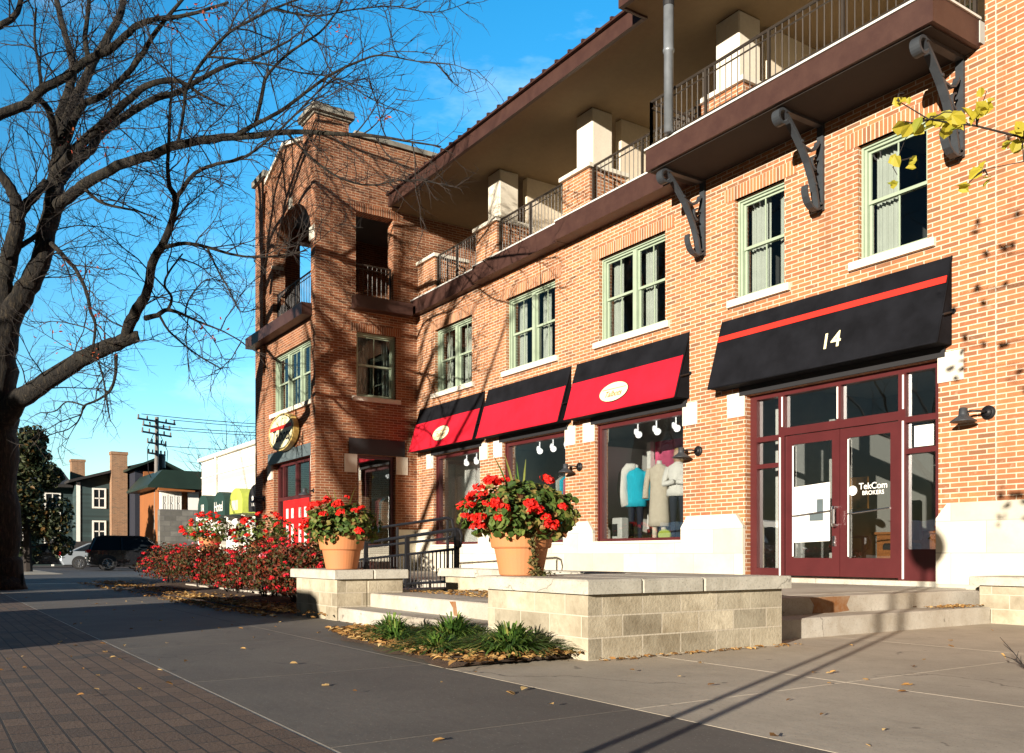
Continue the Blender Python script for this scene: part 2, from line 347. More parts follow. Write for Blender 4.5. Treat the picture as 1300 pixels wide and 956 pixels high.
def grid_wall(mb, u0, u1, z0, z1, d0, d1, holes, extra_z=()):
    us = sorted({u0, u1, *[h[0] for h in holes], *[h[1] for h in holes]}); zs = sorted({z0, z1, *extra_z, *[h[2] for h in holes], *[h[3] for h in holes]})
    us = [u for u in us if u0 <= u <= u1]; zs = [z for z in zs if z0 <= z <= z1]
    def solid(i, j):
        if i < 0 or j < 0 or i >= len(us) - 1 or j >= len(zs) - 1: return False
        a, b = (us[i] + us[i + 1]) / 2, (zs[j] + zs[j + 1]) / 2
        return not any(h[0] < a < h[1] and h[2] < b < h[3] for h in holes)
    for i in range(len(us) - 1):
        for j in range(len(zs) - 1):
            if not solid(i, j): continue
            a, b, c, d = us[i], us[i + 1], zs[j], zs[j + 1]
            mb.add([(a, d0, c), (b, d0, c), (b, d0, d), (a, d0, d)], [(0, 1, 2, 3)])
            mb.add([(a, d1, c), (a, d1, d), (b, d1, d), (b, d1, c)], [(0, 1, 2, 3)])
            if not solid(i - 1, j): mb.add([(a, d0, c), (a, d0, d), (a, d1, d), (a, d1, c)], [(0, 1, 2, 3)])
            if not solid(i + 1, j): mb.add([(b, d0, c), (b, d1, c), (b, d1, d), (b, d0, d)], [(0, 1, 2, 3)])
            if not solid(i, j - 1): mb.add([(a, d0, c), (a, d1, c), (b, d1, c), (b, d0, c)], [(0, 1, 2, 3)])
            if not solid(i, j + 1): mb.add([(a, d0, d), (b, d0, d), (b, d1, d), (a, d1, d)], [(0, 1, 2, 3)])
    return mb

# ------------------------------------------------------------------ the setting
struct('ground', MB().add([(-900, -900, -.16), (900, -900, -.16), (900, 900, -.16), (-900, 900, -.16)], [(0, 1, 2, 3)]), M['soil'])
struct('road', MB().add([(-300, -9.5, -.15), (200, -9.5, -.15), (200, -.45, -.15), (-300, -.45, -.15)], [(0, 1, 2, 3)]), M['asphalt'])
struct('kerb', MB().bbox(-300, 200, -.45, -.3, -.16, .0), M['cap'])
struct('far_kerb', MB().bbox(-300, 200, -9.65, -9.5, -.16, .0), M['cap'])
struct('far_lawn', MB().add([(-300, -60, -.01), (200, -60, -.01), (200, -9.65, -.01), (-300, -9.65, -.01)], [(0, 1, 2, 3)]), M['soil'])
struct('paver_strip', MB().box(-26.6, 60, -.3, 1.36, -.15, .0), M['paver'])
pav = MB()
xs = [-26.6, -24.4, -22, -19.6, -17.2, -14.8, -12.4, -10.1, -7.9, -5.6, -3.4, -1.2, 1, 3.2, 5.4, 20, 60]
for a, b_ in zip(xs, xs[1:]):
    pav.bbox(a + .003, b_ - .003, 1.375, 2.995, -.15, .0, .003)
struct('pavement', pav, M['walk_d'])
pv2 = MB(); pv3 = MB()
for a, b_ in zip(xs, xs[1:]):
    (pv2 if a > -5.7 else pv3).bbox(a + .003, b_ - .003, 3.0, 4.7 if a > -5.7 else 4.2, -.15, .0, .003)
    if a > -5.7:
        pv2.bbox(a + .003, b_ - .003, 4.706, 7.2, -.15, 0, .003); pv2.bbox(a + .003, b_ - .003, 7.206, 10.9, -.15, .0, .003)
struct('pavement_inner', pv2, M['walk']); struct('pavement_edge', pv3, M['walk_d'])
struct('pavement_edge_joint', MB().box(-26.6, 60, 1.36, 1.375, -.15, -.002), M['cap'])
lot = MB().box(-120, -26.6, -.3, 34, -.15, -.03)
struct('parking_lot', lot, M['asphalt'])
struct('lot_kerb', MB().bbox(-27.0, -26.62, -.28, 30, -.1, .0, .02), M['cap'])
struct('lot_path', MB().box(-60, -41, -.29, 4.9, -.1, -.02), M['walk'])
# mulch bed beside the building
bed = MB(); nx, ny = 60, 10
vs = []
for i in range(nx + 1):
    for j in range(ny + 1):
        u, w = i / nx, j / ny
        x = -26.4 + 15.15 * u; y = 3.55 + .5 * math.sin(i * .5) * .18 + (5.9 - 3.55) * w
        z = -.05 + .14 * math.sin(math.pi * min(1, w * 1.6 + .02) * .5) + random.uniform(-.012, .012)
        if j == 0 or i in (0, nx): z = -.03
        vs.append((x, y, z))
bed.add(vs, [(i * (ny + 1) + j, (i + 1) * (ny + 1) + j, (i + 1) * (ny + 1) + j + 1, i * (ny + 1) + j + 1) for i in range(nx) for j in range(ny)])
struct('mulch_bed', bed, M['mulch'], smooth=True)
fb = MB(); vs = []
for i in range(19):
    for j in range(7):
        u, w = i / 18, j / 6
        lo = 3.02 + .35 * (1 - u) ** 2 + .06 * math.sin(i)
        vs.append((-8.3 + 3.0 * u, lo + (4.06 - lo) * w, (.045 if 0 < i < 18 and j > 0 else .003) + random.uniform(0, .012)))
fb.add(vs, [(i * 7 + j, (i + 1) * 7 + j, (i + 1) * 7 + j + 1, i * 7 + j + 1) for i in range(18) for j in range(6)])
struct('planting_bed', fb, M['mulch'], smooth=True)

# ------------------------------------------------------------------ BRICK BUILDING
B = thing('brick_building', 'large three-storey brick building with arched corner tower, red and black awnings and balconies', 'building', (-14, 12, 0))
YF = 10.9
def main(u, d, z): return (u, YF + d, z)
TF = 8.14
def tfront(u, d, z): return (u, TF + d, z)
XR = -20.95
def tret(u, d, z): return (XR - d, u, z)
shops = [(-20.02, -17.76, 1.03, 3.30), (-16.8, -14.45, 1.03, 3.30), (-13.5, -11.1, 1.03, 3.30)]
door14 = (-9.72, -6.5, .43, 3.30)
wins = [(-19.95, -18.13, 2), (-16.65, -14.8, 2), (-13.38, -11.54, 2), (-9.94, -8.95, 1), (-7.68, -6.65, 1)]
WZ0, WZ1 = 4.87, 6.48
holes = shops + [door14] + [(a, b_, WZ0, WZ1) for a, b_, n in wins]
w = grid_wall(MB(main), -20.95, -5.9, 0, 7.06, 0, .32, holes)
grid_wall(w, -5.9, -1.2, 0, 10.6, 0, .32, [])
w.build('wall', M['brick'], B)
# vertical movement joint, right
MB(main).box(-5.772, -5.760, -.003, .0, 1.45, 10.6).build('wall_joint', M['cap'], B)
# return end and rear
rb = MB()
rb.box(-1.5, -1.2, YF + .32, 17, 0, 10.6); rb.box(-25.6, -1.2, 17, 17.3, 0, 10.4)
rb.box(-5.9, -5.6, YF + .32, 13.6, 7.3, 9.69)
rb.build('rear_wall', M['brick'], B)
for z0, z1, x0, x1, y0 in ((.1, .42, -20.9, -1.5, YF + .33), (3.75, 3.95, -20.9, -1.5, YF + .33), (7.1, 7.37, -20.94, -5.95, YF - .02)): MB().box(x0, x1, y0, 17, z0, z1).build('floor_slab', M['room'], B)
# stone base with chamfered shoulders
edges = [-20.95] + [e for s in shops + [door14] for e in s[:2]] + [-1.2]
for a, b_ in zip(edges[0::2], edges[1::2]):
    cl, cr = (a > -20.9), (b_ < -1.3)
    poly = [(a, 0), (b_, 0), (b_, 1.24 if cr else 1.43)] + ([(b_ - .15, 1.43)] if cr else []) + ([(a + .15, 1.43), (a, 1.24)] if cl else [(a, 1.43)])
    MB(main).prism(poly, -.06, .0).build('stone_base', M['stone'], B)
for s in shops: MB(main).box(s[0] + .001, s[1] - .001, -.055, .0, 0, .985).build('stone_base', M['stone'], B)
for s in shops: MB(main).bbox(s[0] - .0, s[1] + .0, -.09, .12, .986, 1.03, .008).build('shop_sill', M['stone_p'], B)
for s in shops + [door14]:
    for x0, x1 in ((s[0] - .36, s[0]), (s[1], s[1] + .34)):
        MB(main).box(x0, x1 - .002, -.02, .05, 2.98, 3.36).build('corner_stone', M['stone_p'], B)
for s in shops + [door14]: MB(main).box(s[0] - .1, s[1] + .1, -.03, .1, 3.302, 3.5).build('head_recess_shade', M['black'], B)  # black box stands in for the shaded recess under each awning
# soldier courses
for a, b_, n in wins: MB(main).box(a - .22, b_ + .22, -.006, .06, WZ1, WZ1 + .215).build('soldier_course', M['brick_s'], B)

def window(T, a, b_, z0, z1, n, curtain=True, frame='green', rec=.11, sill=True, glass='glass_u', thick=.07, room=True):
    f = MB(T)
    f.box(a, a + thick, rec, rec + .1, z0, z1); f.box(b_ - thick, b_, rec, rec + .1, z0, z1)
    f.box(a + thick, b_ - thick, rec, rec + .1, z1 - thick, z1); f.box(a + thick, b_ - thick, rec, rec + .1, z0, z0 + thick * .8)
    # stepped brickmould
    f.box(a + .001, a + .035, rec - .03, rec, z0, z1 - .001); f.box(b_ - .035, b_ - .001, rec - .03, rec, z0, z1 - .001); f.box(a + .035, b_ - .035, rec - .03, rec, z1 - .036, z1 - .001)
    wd = (b_ - a - 2 * thick)
    for i in range(1, n): x = a + thick + wd * i / n; f.box(x - .05, x + .05, rec - .01, rec + .1, z0 + thick * .8, z1 - thick)
    fo = f.build('window', M[frame], B)
    s = MB(T); g = MB(T); c = MB(T)
    for i in range(n):
        l = a + thick + wd * i / n + (.05 if i else 0); r = a + thick + wd * (i + 1) / n - (.05 if i < n - 1 else 0)
        lo, hi = z0 + thick * .8, z1 - thick; mid = (lo + hi) / 2
        for (q0, q1, dd) in ((mid, hi, .04), (lo, mid + .03, .065)):
            s.box(l, l + .035, rec + dd, rec + dd + .03, q0, q1); s.box(r - .035, r, rec + dd, rec + dd + .03, q0, q1)
            s.box(l + .035, r - .035, rec + dd, rec + dd + .03, q1 - .035, q1); s.box(l + .035, r - .035, rec + dd, rec + dd + .03, q0, q0 + .045)
            s.box((l + r) / 2 - .009, (l + r) / 2 + .009, rec + dd + .005, rec + dd + .022, q0 + .045, q1 - .035)
            g.box(l + .03, r - .03, rec + dd + .012, rec + dd + .016, q0 + .03, q1 - .03)
        if curtain:
            for (x0, x1) in ((l + .02, l + (r - l) * random.uniform(.38, .5)), (r - (r - l) * random.uniform(.12, .3), r - .02)):
                k = 22; pts = [(x0 + (x1 - x0) * q / k, rec + .2 + .028 * math.sin(q * 1.7 + i) + .012 * math.sin(q * .6)) for q in range(k + 1)]
                c.add([(x, y, z) for x, y in pts for z in (z0 + .02, z1)], [(2 * q, 2 * q + 2, 2 * q + 3, 2 * q + 1) for q in range(k)])
    s.build('sash', M[frame], fo); g.build('pane', M[glass], fo)
    if curtain: c.build('curtain', M['curtain'], fo, smooth=True)
    if sill:
        q = MB(T); q.bbox(a - .12, b_ + .12, -.07, rec + .02, z0 - .115, z0 - .0, .01); q.build('sill', M['stone_p'], fo)
    return fo
for a, b_, n in wins: window(main, a, b_, WZ0, WZ1, n)
# rooms behind upper windows
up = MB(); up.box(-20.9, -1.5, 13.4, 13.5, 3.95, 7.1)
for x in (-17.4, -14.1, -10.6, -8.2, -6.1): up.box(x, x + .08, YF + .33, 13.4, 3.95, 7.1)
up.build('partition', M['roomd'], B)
# shop window units
def shopwin(T, a, b_, z0, z1, mull=()):
    f = MB(T); t = .09; r = .10
    f.box(a, a + t, r, r + .12, z0, z1); f.box(b_ - t, b_, r, r + .12, z0, z1); f.box(a + t, b_ - t, r, r + .12, z1 - t, z1); f.box(a + t, b_ - t, r, r + .12, z0, z0 + .055)
    f.box(a + .001, a + .03, r - .03, r, z0 + .001, z1 - .001); f.box(b_ - .03, b_ - .001, r - .03, r, z0 + .001, z1 - .001)
    for x in mull: f.box(x - .03, x + .03, r, r + .12, z0 + .055, z1 - t)
    fo = f.build('shop_window', M['maroon'], B)
    MB(T).box(a + t - .01, b_ - t + .01, r + .06, r + .066, z0 + .05, z1 - t + .01).build('pane', M['glass'], fo)
for s in shops: shopwin(main, *s)
# shop interior
si = MB(); si.box(-20.9, -10.5, 15.0, 15.1, .42, 3.75); si.box(-10.5, -10.4, YF + .33, 17, .42, 3.75); si.box(-20.92, -20.88, YF + .33, 15, .42, 3.75)
si.build('shop_wall', M['ltgrey'], B)
pf = MB(); pf.box(-20.85, -10.55, YF + .34, 12.7, .42, 1.02); pf.build('display_platform', M['floor'], B)
dp = MB(); dp.box(-20.85, -19.05, 12.0, 12.06, 1.02, 3.2); dp.box(-14.2, -14.12, 11.5, 13.2, 1.02, 3.0); dp.box(-13.78, -13.67, 12.5, 12.6, 1.02, 3.1)
dp.build('display_screen', M['white'], B)
tr = MB(); tr.box(-20.6, -10.9, 11.62, 11.66, 3.55, 3.6); tro = tr.build('track_rail', M['white'], B)
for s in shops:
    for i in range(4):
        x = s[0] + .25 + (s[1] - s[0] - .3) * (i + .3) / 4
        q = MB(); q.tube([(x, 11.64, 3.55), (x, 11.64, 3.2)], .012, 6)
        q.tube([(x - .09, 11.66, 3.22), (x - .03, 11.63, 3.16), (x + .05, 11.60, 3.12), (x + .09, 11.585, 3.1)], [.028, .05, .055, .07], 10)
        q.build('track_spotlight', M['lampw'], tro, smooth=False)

# entrance 14: frame, transoms, doors
a, b_, z0, z1 = door14
f = MB(main); r = .12
f.box(a, a + .13, r, r + .14, z0, z1); f.box(b_ - .11, b_, r, r + .14, z0, z1); f.box(a + .13, b_ - .11, r, r + .14, z1 - .08, z1)
MX = (-9.11, -7.09)
for x in MX: f.box(x - .055, x + .055, r + .001, r + .139, z0, z1 - .08)
f.box(-8.12, -8.05, r + .002, r + .138, 2.72, z1 - .08)
f.box(MX[0] + .055, MX[1] - .055, r + .002, r + .138, 2.60, 2.72)
for q0, q1 in ((a + .13, MX[0] - .055), (MX[1] + .055, b_ - .11)):
    f.box(q0, q1, r + .002, r + .138, 2.55, 2.63); f.box(q0, q1, r + .002, r + .138, 2.13, 2.2)
f.box(a + .13, MX[0] - .055, r + .002, r + .138, z0, z0 + .14); f.box(MX[1] + .055, b_ - .11, r + .002, r + .138, z0, z0 + .42)
ent = f.build('entrance_frame', M['maroon'], B)
g = MB(main)
for q0, q1 in ((a + .12, MX[0] - .05), (MX[1] + .05, b_ - .10)):
    g.box(q0, q1, r + .07, r + .075, 2.62, z1 - .07); g.box(q0, q1, r + .07, r + .075, 2.19, 2.56); g.box(q0, q1, r + .07, r + .075, z0 + .1, 2.14)
g.box(MX[0] + .05, -8.11, r + .07, r + .075, 2.71, z1 - .07); g.box(-8.06, MX[1] - .05, r + .07, r + .075, 2.71, z1 - .07)
g.build('pane', M['glass'], ent)
# thin bright steel edge strips beside the doors
e = MB(main)
for x in (MX[0] - .02, MX[1] + .02): e.box(x - .012, x + .012, r - .012, r, z0 + .02, 2.58)
for x in (-8.1, -9.09, -7.07): e.box(x - .01, x + .012, r - .008, r, 2.74, z1 - .1)
e.build('edge_strip', M['white'], ent)
for l, rr, hs in ((MX[0] + .06, -8.088, 1), (-8.080, MX[1] - .06, -1)):
    d = MB(main); t = .13
    d.box(l, l + t, r + .03, r + .08, z0 + .03, 2.59); d.box(rr - t, rr, r + .03, r + .08, z0 + .03, 2.59)
    d.box(l + t, rr - t, r + .03, r + .08, 2.45, 2.59); d.box(l + t, rr - t, r + .03, r + .08, z0 + .03, z0 + .30)
    do = d.build('door', M['maroon'], B)
    MB(main).box(l + t - .01, rr - t + .01, r + .055, r + .06, z0 + .29, 2.46).build('pane', M['glass'], do)
    e = MB(main); e.box(l + t, l + t + .022, r + .022, r + .03, z0 + .32, 2.43); e.build('edge_strip', M['white'], do)
    h = MB(main); h.tube([(l + t, r + .02, 1.36), (rr - t, r + .02, 1.42)], .012, 6)
    if hs == 1:
        hx = rr - .05
        h.tube([(hx, r + .03, 1.20), (hx, r - .05, 1.2), (hx + .015, r - .07, 1.23), (hx + .015, r - .07, 1.43), (hx, r - .05, 1.46), (hx, r + .03, 1.46)], .026, 10)
        h.tube([(hx - .04, r + .03, .95), (hx - .04, r + .0, .95)], .02, 8); h.box(hx - .06, hx - .02, r + .01, r + .03, .9, 1.05)
        h.build('handle', M['chrome'], do)
        p = MB(main); p.prism([(-8.95, 1.80), (-8.27, 1.84), (-8.27, .98), (-8.90, .96)], r + .046, r + .052)
        p.build('notice_sheet', M['white'], do)
        p = MB(main); p.prism([(-8.62, 1.28), (-8.38, 1.28), (-8.38, 1.60), (-8.49, 1.6), (-8.49, 1.40), (-8.62, 1.40)], r + .041, r + .045)
        p.build('notice_print', M['slate'], do)
    else:
        h.build('handle', M['chrome'], do)
        t_ = MB(); put_text(t_, 'TekCom', .125, (-7.56, YF + r + .05, 1.74), (1, 0, 0), (0, 0, 1)); put_text(t_, 'BROKERS', .082, (-7.56, YF + r + .05, 1.645), (1, 0, 0), (0, 0, 1))
        t_.tube([(-7.885, YF + r + .053, 1.69), (-7.885, YF + r + .048, 1.69)], .07, 20)
        t_.build('door_lettering', M['white'], do)
MB(main).box(a, b_, -.02, r + .2, .36, z0 - .001).build('threshold', M['cap'], B)
p = MB(main); p.box(-6.95, -6.68, .185, .19, 2.22, 2.5); p.build('window_notice', M['white'], ent)
# lobby behind
lb = MB(); lb.box(-10.4, -1.5, 15.2, 15.3, .42, 3.75); lb.box(-6.3, -6.2, YF + .33, 13.2, .42, 3.75)
lb.prism([(11.9, .42), (14.6, .42), (14.6, 2.5), (11.9, 2.9)], -8.9, -8.8, 'x')
lb.build('lobby_wall', M['room'], B)
lb = MB(); lb.box(-9.62, -9.45, 11.5, 11.6, .42, 3.2); lb.build('lobby_post', M['white'], B)

# ---- awnings
def awning(x0, x1, style, emblem=None):
    yb, zt, zb = -.335, 4.57, 3.44
    def sl(z, off=0): # d on slope at height z
        return yb * (zt - z) / (zt - zb) - off
    m_ = MB(main); m_.prism([(0, zt), (yb, zb), (0, zb)], x0, x1, 'x')
    ph = random.uniform(0, 6)
    def wr(x, z): return .0045 * (1.3 + math.sin(x * 3.1 + z * 2.2 + ph) * .7 + math.sin(x * 7.3 - z * 5.1 + ph * 2) * .35 + math.sin(z * 9 + x * 1.7) * .25)
    def sheet(mb, za, zb_, off, xa, xb, nx=40, nz=10):
        vs = []
        for i in range(nx + 1):
            for j in range(nz + 1):
                x = xa + (xb - xa) * i / nx; z = za + (zb_ - za) * j / nz; e = min(1, 6 * min(i / nx, 1 - i / nx, j / nz, 1 - j / nz) + .15); vs.append((x, sl(z, off + wr(x, z) * e), z))
        mb.add(vs, [(i * (nz + 1) + j, (i + 1) * (nz + 1) + j, (i + 1) * (nz + 1) + j + 1, i * (nz + 1) + j + 1) for i in range(nx) for j in range(nz)])
    sheet(m_, zb, zt, .003, x0 + .002, x1 - .002)
    # hem bars
    m_.tube([(x0, yb, zb), (x1, yb, zb)], .014, 6); m_.tube([(x0, yb, zb), (x0, 0, zt)], .012, 6); m_.tube([(x1, yb, zb), (x1, 0, zt)], .012, 6)
    ao = m_.build('awning', M['awn_k'], B); ao.data.polygons.foreach_set('use_smooth', [len(p.vertices) == 4 and p.index > 4 for p in ao.data.polygons])
    if style == 'red':
        z1_, z0_ = 4.16, zb + .0
        p = MB(main)
        k = .012
        vs = []
        for off in (.004, .020):
            vs += [(x0 + .02, sl(z0_, off), z0_), (x1 - .02, sl(z0_, off), z0_), (x1 - .02, sl(z1_, off), z1_), (x0 + .02, sl(z1_, off), z1_)]
        p.add(vs, [(0, 1, 2, 3), (4, 5, 6, 7), (0, 1, 5, 4), (1, 2, 6, 5), (2, 3, 7, 6), (3, 0, 4, 7)])
        sheet(p, z0_, z1_, .021, x0 + .022, x1 - .022)
        p.tube([(x0 + .02, sl(z0_, .02), z0_), (x1 - .02, sl(z0_, .02), z0_)], .016, 6)
        p.tube([(x1 - .02, sl(z0_, .018), z0_), (x1 - .02, sl(z1_, .018), z1_)], .014, 6)
        p.build('red_panel', M['awn_r'], ao)
    else:
        p = MB(main); vs = []
        for off in (.010, .019):
            vs += [(x0 + .01, sl(4.215, off), 4.215), (x1 - .01, sl(4.215, off), 4.215), (x1 - .01, sl(4.31, off), 4.31), (x0 + .01, sl(4.31, off), 4.31)]
        p.add(vs, [(0, 1, 2, 3), (4, 5, 6, 7), (0, 1, 5, 4), (1, 2, 6, 5), (2, 3, 7, 6), (3, 0, 4, 7)]); p.build('red_stripe', M['stripe'], ao)
        V = Vector((0, .335, 1.13)).normalized()
        t_ = MB(); put_text(t_, '14', .34, (-7.93, YF + sl(3.78, .02), 3.78), (1, 0, 0), V, shear=-.06); t_.build('house_number', M['cream'], ao)
    if emblem:
        cx, cz = emblem; V = Vector((0, .335, 1.13)).normalized(); U = Vector((1, 0, 0)); c0 = Vector((cx, YF + sl(cz, .038), cz)); nn = U.cross(V)
        def oval(rx, rz, o0, o1):
            q = MB(); k = 36
            vs = [tuple(c0 + U * rx * math.cos(2 * math.pi * i / k) + V * rz * math.sin(2 * math.pi * i / k) + nn * o) for o in (o0, o1) for i in range(k)]
            q.add(vs, [tuple(range(k)), tuple(range(k, 2 * k))] + [(i, (i + 1) % k, k + (i + 1) % k, k + i) for i in range(k)]); return q
        oval(.41, .20, -.004, .002).build('emblem_border', M['black'], ao)
        eo = oval(.395, .188, .003, .006).build('emblem', M['cream'], ao)
        t_ = MB(); put_text(t_, 'Talbots', .16, c0 - V * .045 + nn * .009, U, V, shear=.35)
        t_.build('emblem_lettering', M['wood'], ao)
        s_ = MB(); s_.add([tuple(c0 + U * x + V * y + nn * .009) for x, y in ((-.33, .055), (.33, .055), (.33, .066), (-.33, .066))], [(0, 1, 2, 3)]); s_.build('emblem_line', M['stripe'], ao)
    sm = MB(main); n_ = max(2, round((x1 - x0) / 1.1))
    for i in range(1, n_):
        xx = x0 + (x1 - x0) * i / n_; sm.tube([(xx, sl(zb + .01, .012), zb + .01), (xx, sl(4.1, .014), 4.1)] if style == 'red' else [(xx, sl(zb + .01, .0), zb + .01), (xx, sl(zt - .02, .0), zt - .02)], .007 if style != 'red' else .011, 5)
    sm.build('seam', M['awn_r' if style == 'red' else 'awn_k'], ao)
    # bracket arm at the right end
    k_ = MB(main); k_.tube([(x1 + .02, yb * .7, zb + .35), (x1 + .02, 0, zb + .42)], .014, 6); k_.disc((x1 + .02, 0, zb + .42), .035, (0, 1, 0), .03, 10); k_.build('awning_arm', M['iron'], ao)
awning(-20.75, -17.54, 'red', (-19.15, 3.76)); awning(-17.37, -14.25, 'red'); awning(-14.05, -10.95, 'red', (-12.62, 3.78)); awning(-10.2, -6.32, 'black')

# ---- wall lamps
def wall_lamp(T, u, z):
    q = MB(T)
    q.disc((u + .13, -.015, z + .06), .085, (0, 1, 0), .03, 18); q.disc((u + .13, -.04, z + .06), .055, (0, 1, 0), .03, 16)
    q.tube([(u + .13, -.04, z + .06), (u + .1, -.14, z + .07), (u + .02, -.18, z + .08), (u - .06, -.2, z + .07)], .014, 6)
    lo = q.build('wall_lamp', M['iron'], B, smooth=True)
    s = MB(T)
    c = (u - .08, -.2, z)
    s.lathe([(.03, .13), (.05, .12), (.052, .05), (.06, .03), (.10, .0), (.15, -.035), (.155, -.045), (.145, -.045), (.05, -.0)], c, 20)
    s.build('lamp_shade', M['grayiron'], lo, smooth=True)
for u in (-10.86, -5.98, -14.1): wall_lamp(main, u, 2.46)
wall_lamp(tfront, -20.99 - .2, 2.3); wall_lamp(tfront, -25.1, 2.3)

# ---- loggia: fascia, railings, piers, columns, soffit, roof
segs = [(-20.94, -17.66, 10.72), (-17.64, -14.36, 10.62), (-14.34, -10.95, 10.55)]
fa = MB()
for x0, x1, y in segs: fa.box(x0, x1, y, YF + .05, 7.055, 7.42)
fa.build('loggia_fascia', M['metal'], B)
fe = MB()
for x0, x1, y in segs: fe.box(x0, x1, y - .015, YF + .1, 7.421, 7.45)
fe.build('fascia_edge', M['ltgrey'], B)
def railing(pts, z0, z1, name='railing', mat='rail', gap=.115, mid=True, post=1.3, parent=None):
    q = MB()
    for (ax, ay), (bx, by) in zip(pts, pts[1:]):
        Lh = math.hypot(bx - ax, by - ay); ux, uy = (bx - ax) / Lh, (by - ay) / Lh
        q.tube([(ax, ay, z1), (bx, by, z1)], .024, 6); q.tube([(ax, ay, z0 + .07), (bx, by, z0 + .07)], .016, 5)
        if mid: q.tube([(ax, ay, z1 - .11), (bx, by, z1 - .11)], .013, 5)
        n = max(1, int(Lh / gap)); np_ = max(1, round(Lh / post))
        for i in range(n + 1): x, y = ax + ux * Lh * i / n, ay + uy * Lh * i / n; q.tube([(x, y, z0 + .07), (x, y, z1)], .0095, 4, cap=False)
        for i in range(np_ + 1): x, y = ax + ux * Lh * i / np_, ay + uy * Lh * i / np_; q.box(x - .02, x + .02, y - .02, y + .02, z0, z1 + .005)
    return q.build(name, M[mat], parent or B)
PX = [(-20.94, -20.0), (-18.0, -17.08), (-14.58, -13.7), (-10.8, -9.85)]
for (p0, p1), (n0, n1) in zip(PX, PX[1:]): railing([(p1 + .02, 11.0), (n0 - .02, 11.0)], 7.45, 8.40)
for i, (x0, x1) in enumerate(PX):
    q = MB(); q.box(x0, x1, 10.93 if i < 3 else 11.0, 11.85, 7.40, 8.38); po = q.build('pier', M['brick'], B)
    q = MB(); q.bbox(x0 - (.06 if i else 0), x1 + .06, 10.86 if i < 3 else 10.94, 11.92, 8.38, 8.47, .015); q.build('pier_cap', M['stone_p'], po)
    if i:
        c = (x0 + x1) / 2; q = MB(); q.bbox(c - .26, c + .26, 11.14, 11.66, 8.47, 9.695, .02); q.build('column', M['colw'], B)
        MB().box(c + .02, c + .2, 11.95, 13.5, 7.375, 9.695).build('loggia_partition', M['stucco_w'], B)
lw = MB(); grid_wall(lw, -20.94, -5.9, 7.37, 9.7, 13.5, 13.7, [(-19.6, -18.5, 7.37, 9.3), (-12.9, -11.7, 7.37, 9.3), (-8.6, -7.5, 7.37, 9.3)])
lw.build('loggia_wall', M['stucco_w'], B)
for x0, x1 in ((-19.6, -18.5), (-12.9, -11.7), (-8.6, -7.5)):
    gd = MB(); gd.box(x0, x0 + .1, 13.52, 13.62, 7.37, 9.3); gd.box(x1 - .1, x1, 13.52, 13.62, 7.37, 9.3); gd.box(x0 + .1, x1 - .1, 13.52, 13.62, 9.2, 9.3); gd.box(x0 + .1, x1 - .1, 13.52, 13.62, 7.37, 7.5)
    go = gd.build('balcony_door', M['green'], B); MB().box(x0 + .05, x1 - .05, 13.56, 13.57, 7.4, 9.25).build('pane', M['glass_d'], go)
# soffit + roof
sf = MB(); sf.prism([(-20.945, 10.17), (-20.65, 10.03), (-11.05, 10.03), (-11.05, 9.53), (-3.2, 9.53), (-3.2, 13.7), (-20.945, 13.7)], 9.70, 9.74, 'z')
sf.build('soffit', M['stucco'], B)
rf = MB(); rf.box(-20.65, -11.1, 9.95, 10.03, 9.66, 9.94); rf.box(-11.1, -3.1, 9.45, 9.53, 9.66, 9.96); rf.box(-11.1, -11.05, 9.53, 10.04, 9.662, 9.958)
rf.box(-20.70, -20.651, 9.95, 10.25, 9.662, 9.94)
rf.build('roof_fascia', M['metal'], B)
ro = MB(); ro.prism([(9.88, 9.941), (9.88, 9.98), (13.5, 10.95), (17.3, 10.95), (17.3, 9.941)], -20.72, -11.0, 'x'); ro.prism([(9.38, 9.962), (9.38, 10.0), (13.5, 11.1), (17.3, 11.1), (17.3, 9.962)], -10.999, -3.1, 'x')
for i in range(25):
    x = -20.6 + .40 * i
    if x < -11.1: ro.prism([(9.865, 9.97), (9.865, 10.02), (13.5, 10.99), (13.5, 10.94)], x - .02, x + .02, 'x')
for i in range(20): x = -10.9 + .40 * i; ro.prism([(9.365, 10.0), (9.365, 10.05), (13.5, 11.14), (13.5, 11.09)], x - .02, x + .02, 'x')
ro.build('roof', M['metal'], B)
# right balcony
bl = MB(); bl.box(-10.92, -5.96, 9.88, YF - .001, 7.04, 7.38); bo = bl.build('balcony', M['metal'], B)
MB().box(-10.94, -5.94, 9.86, YF - .002, 7.381, 7.41).build('balcony_edge', M['ltgrey'], bo)
MB().box(-10.86, -6.02, 9.94, YF - .003, 7.02, 7.039).build('balcony_soffit', plain('shaded_soffit', (.018, .013, .010), .8), bo)  # underside gets a darker metal colour in place of deeper shade
railing([(-10.86, YF), (-10.86, 9.95), (-6.02, 9.95), (-6.02, YF)], 7.41, 8.17, parent=bo)
pp = MB(); pp.lathe([(.075, 0), (.075, 1.25), (.09, 1.26), (.09, 1.3), (.08, 1.31), (.08, 2.27)], (-10.3, 9.80, 7.42), 18); po = pp.build('steel_post', M['pipe'], B, smooth=True)
pp = MB(); pp.lathe([(.088, 1.98), (.088, 2.26)], (-10.3, 9.80, 7.42), 18); pp.build('post_collar', M['black'], po)
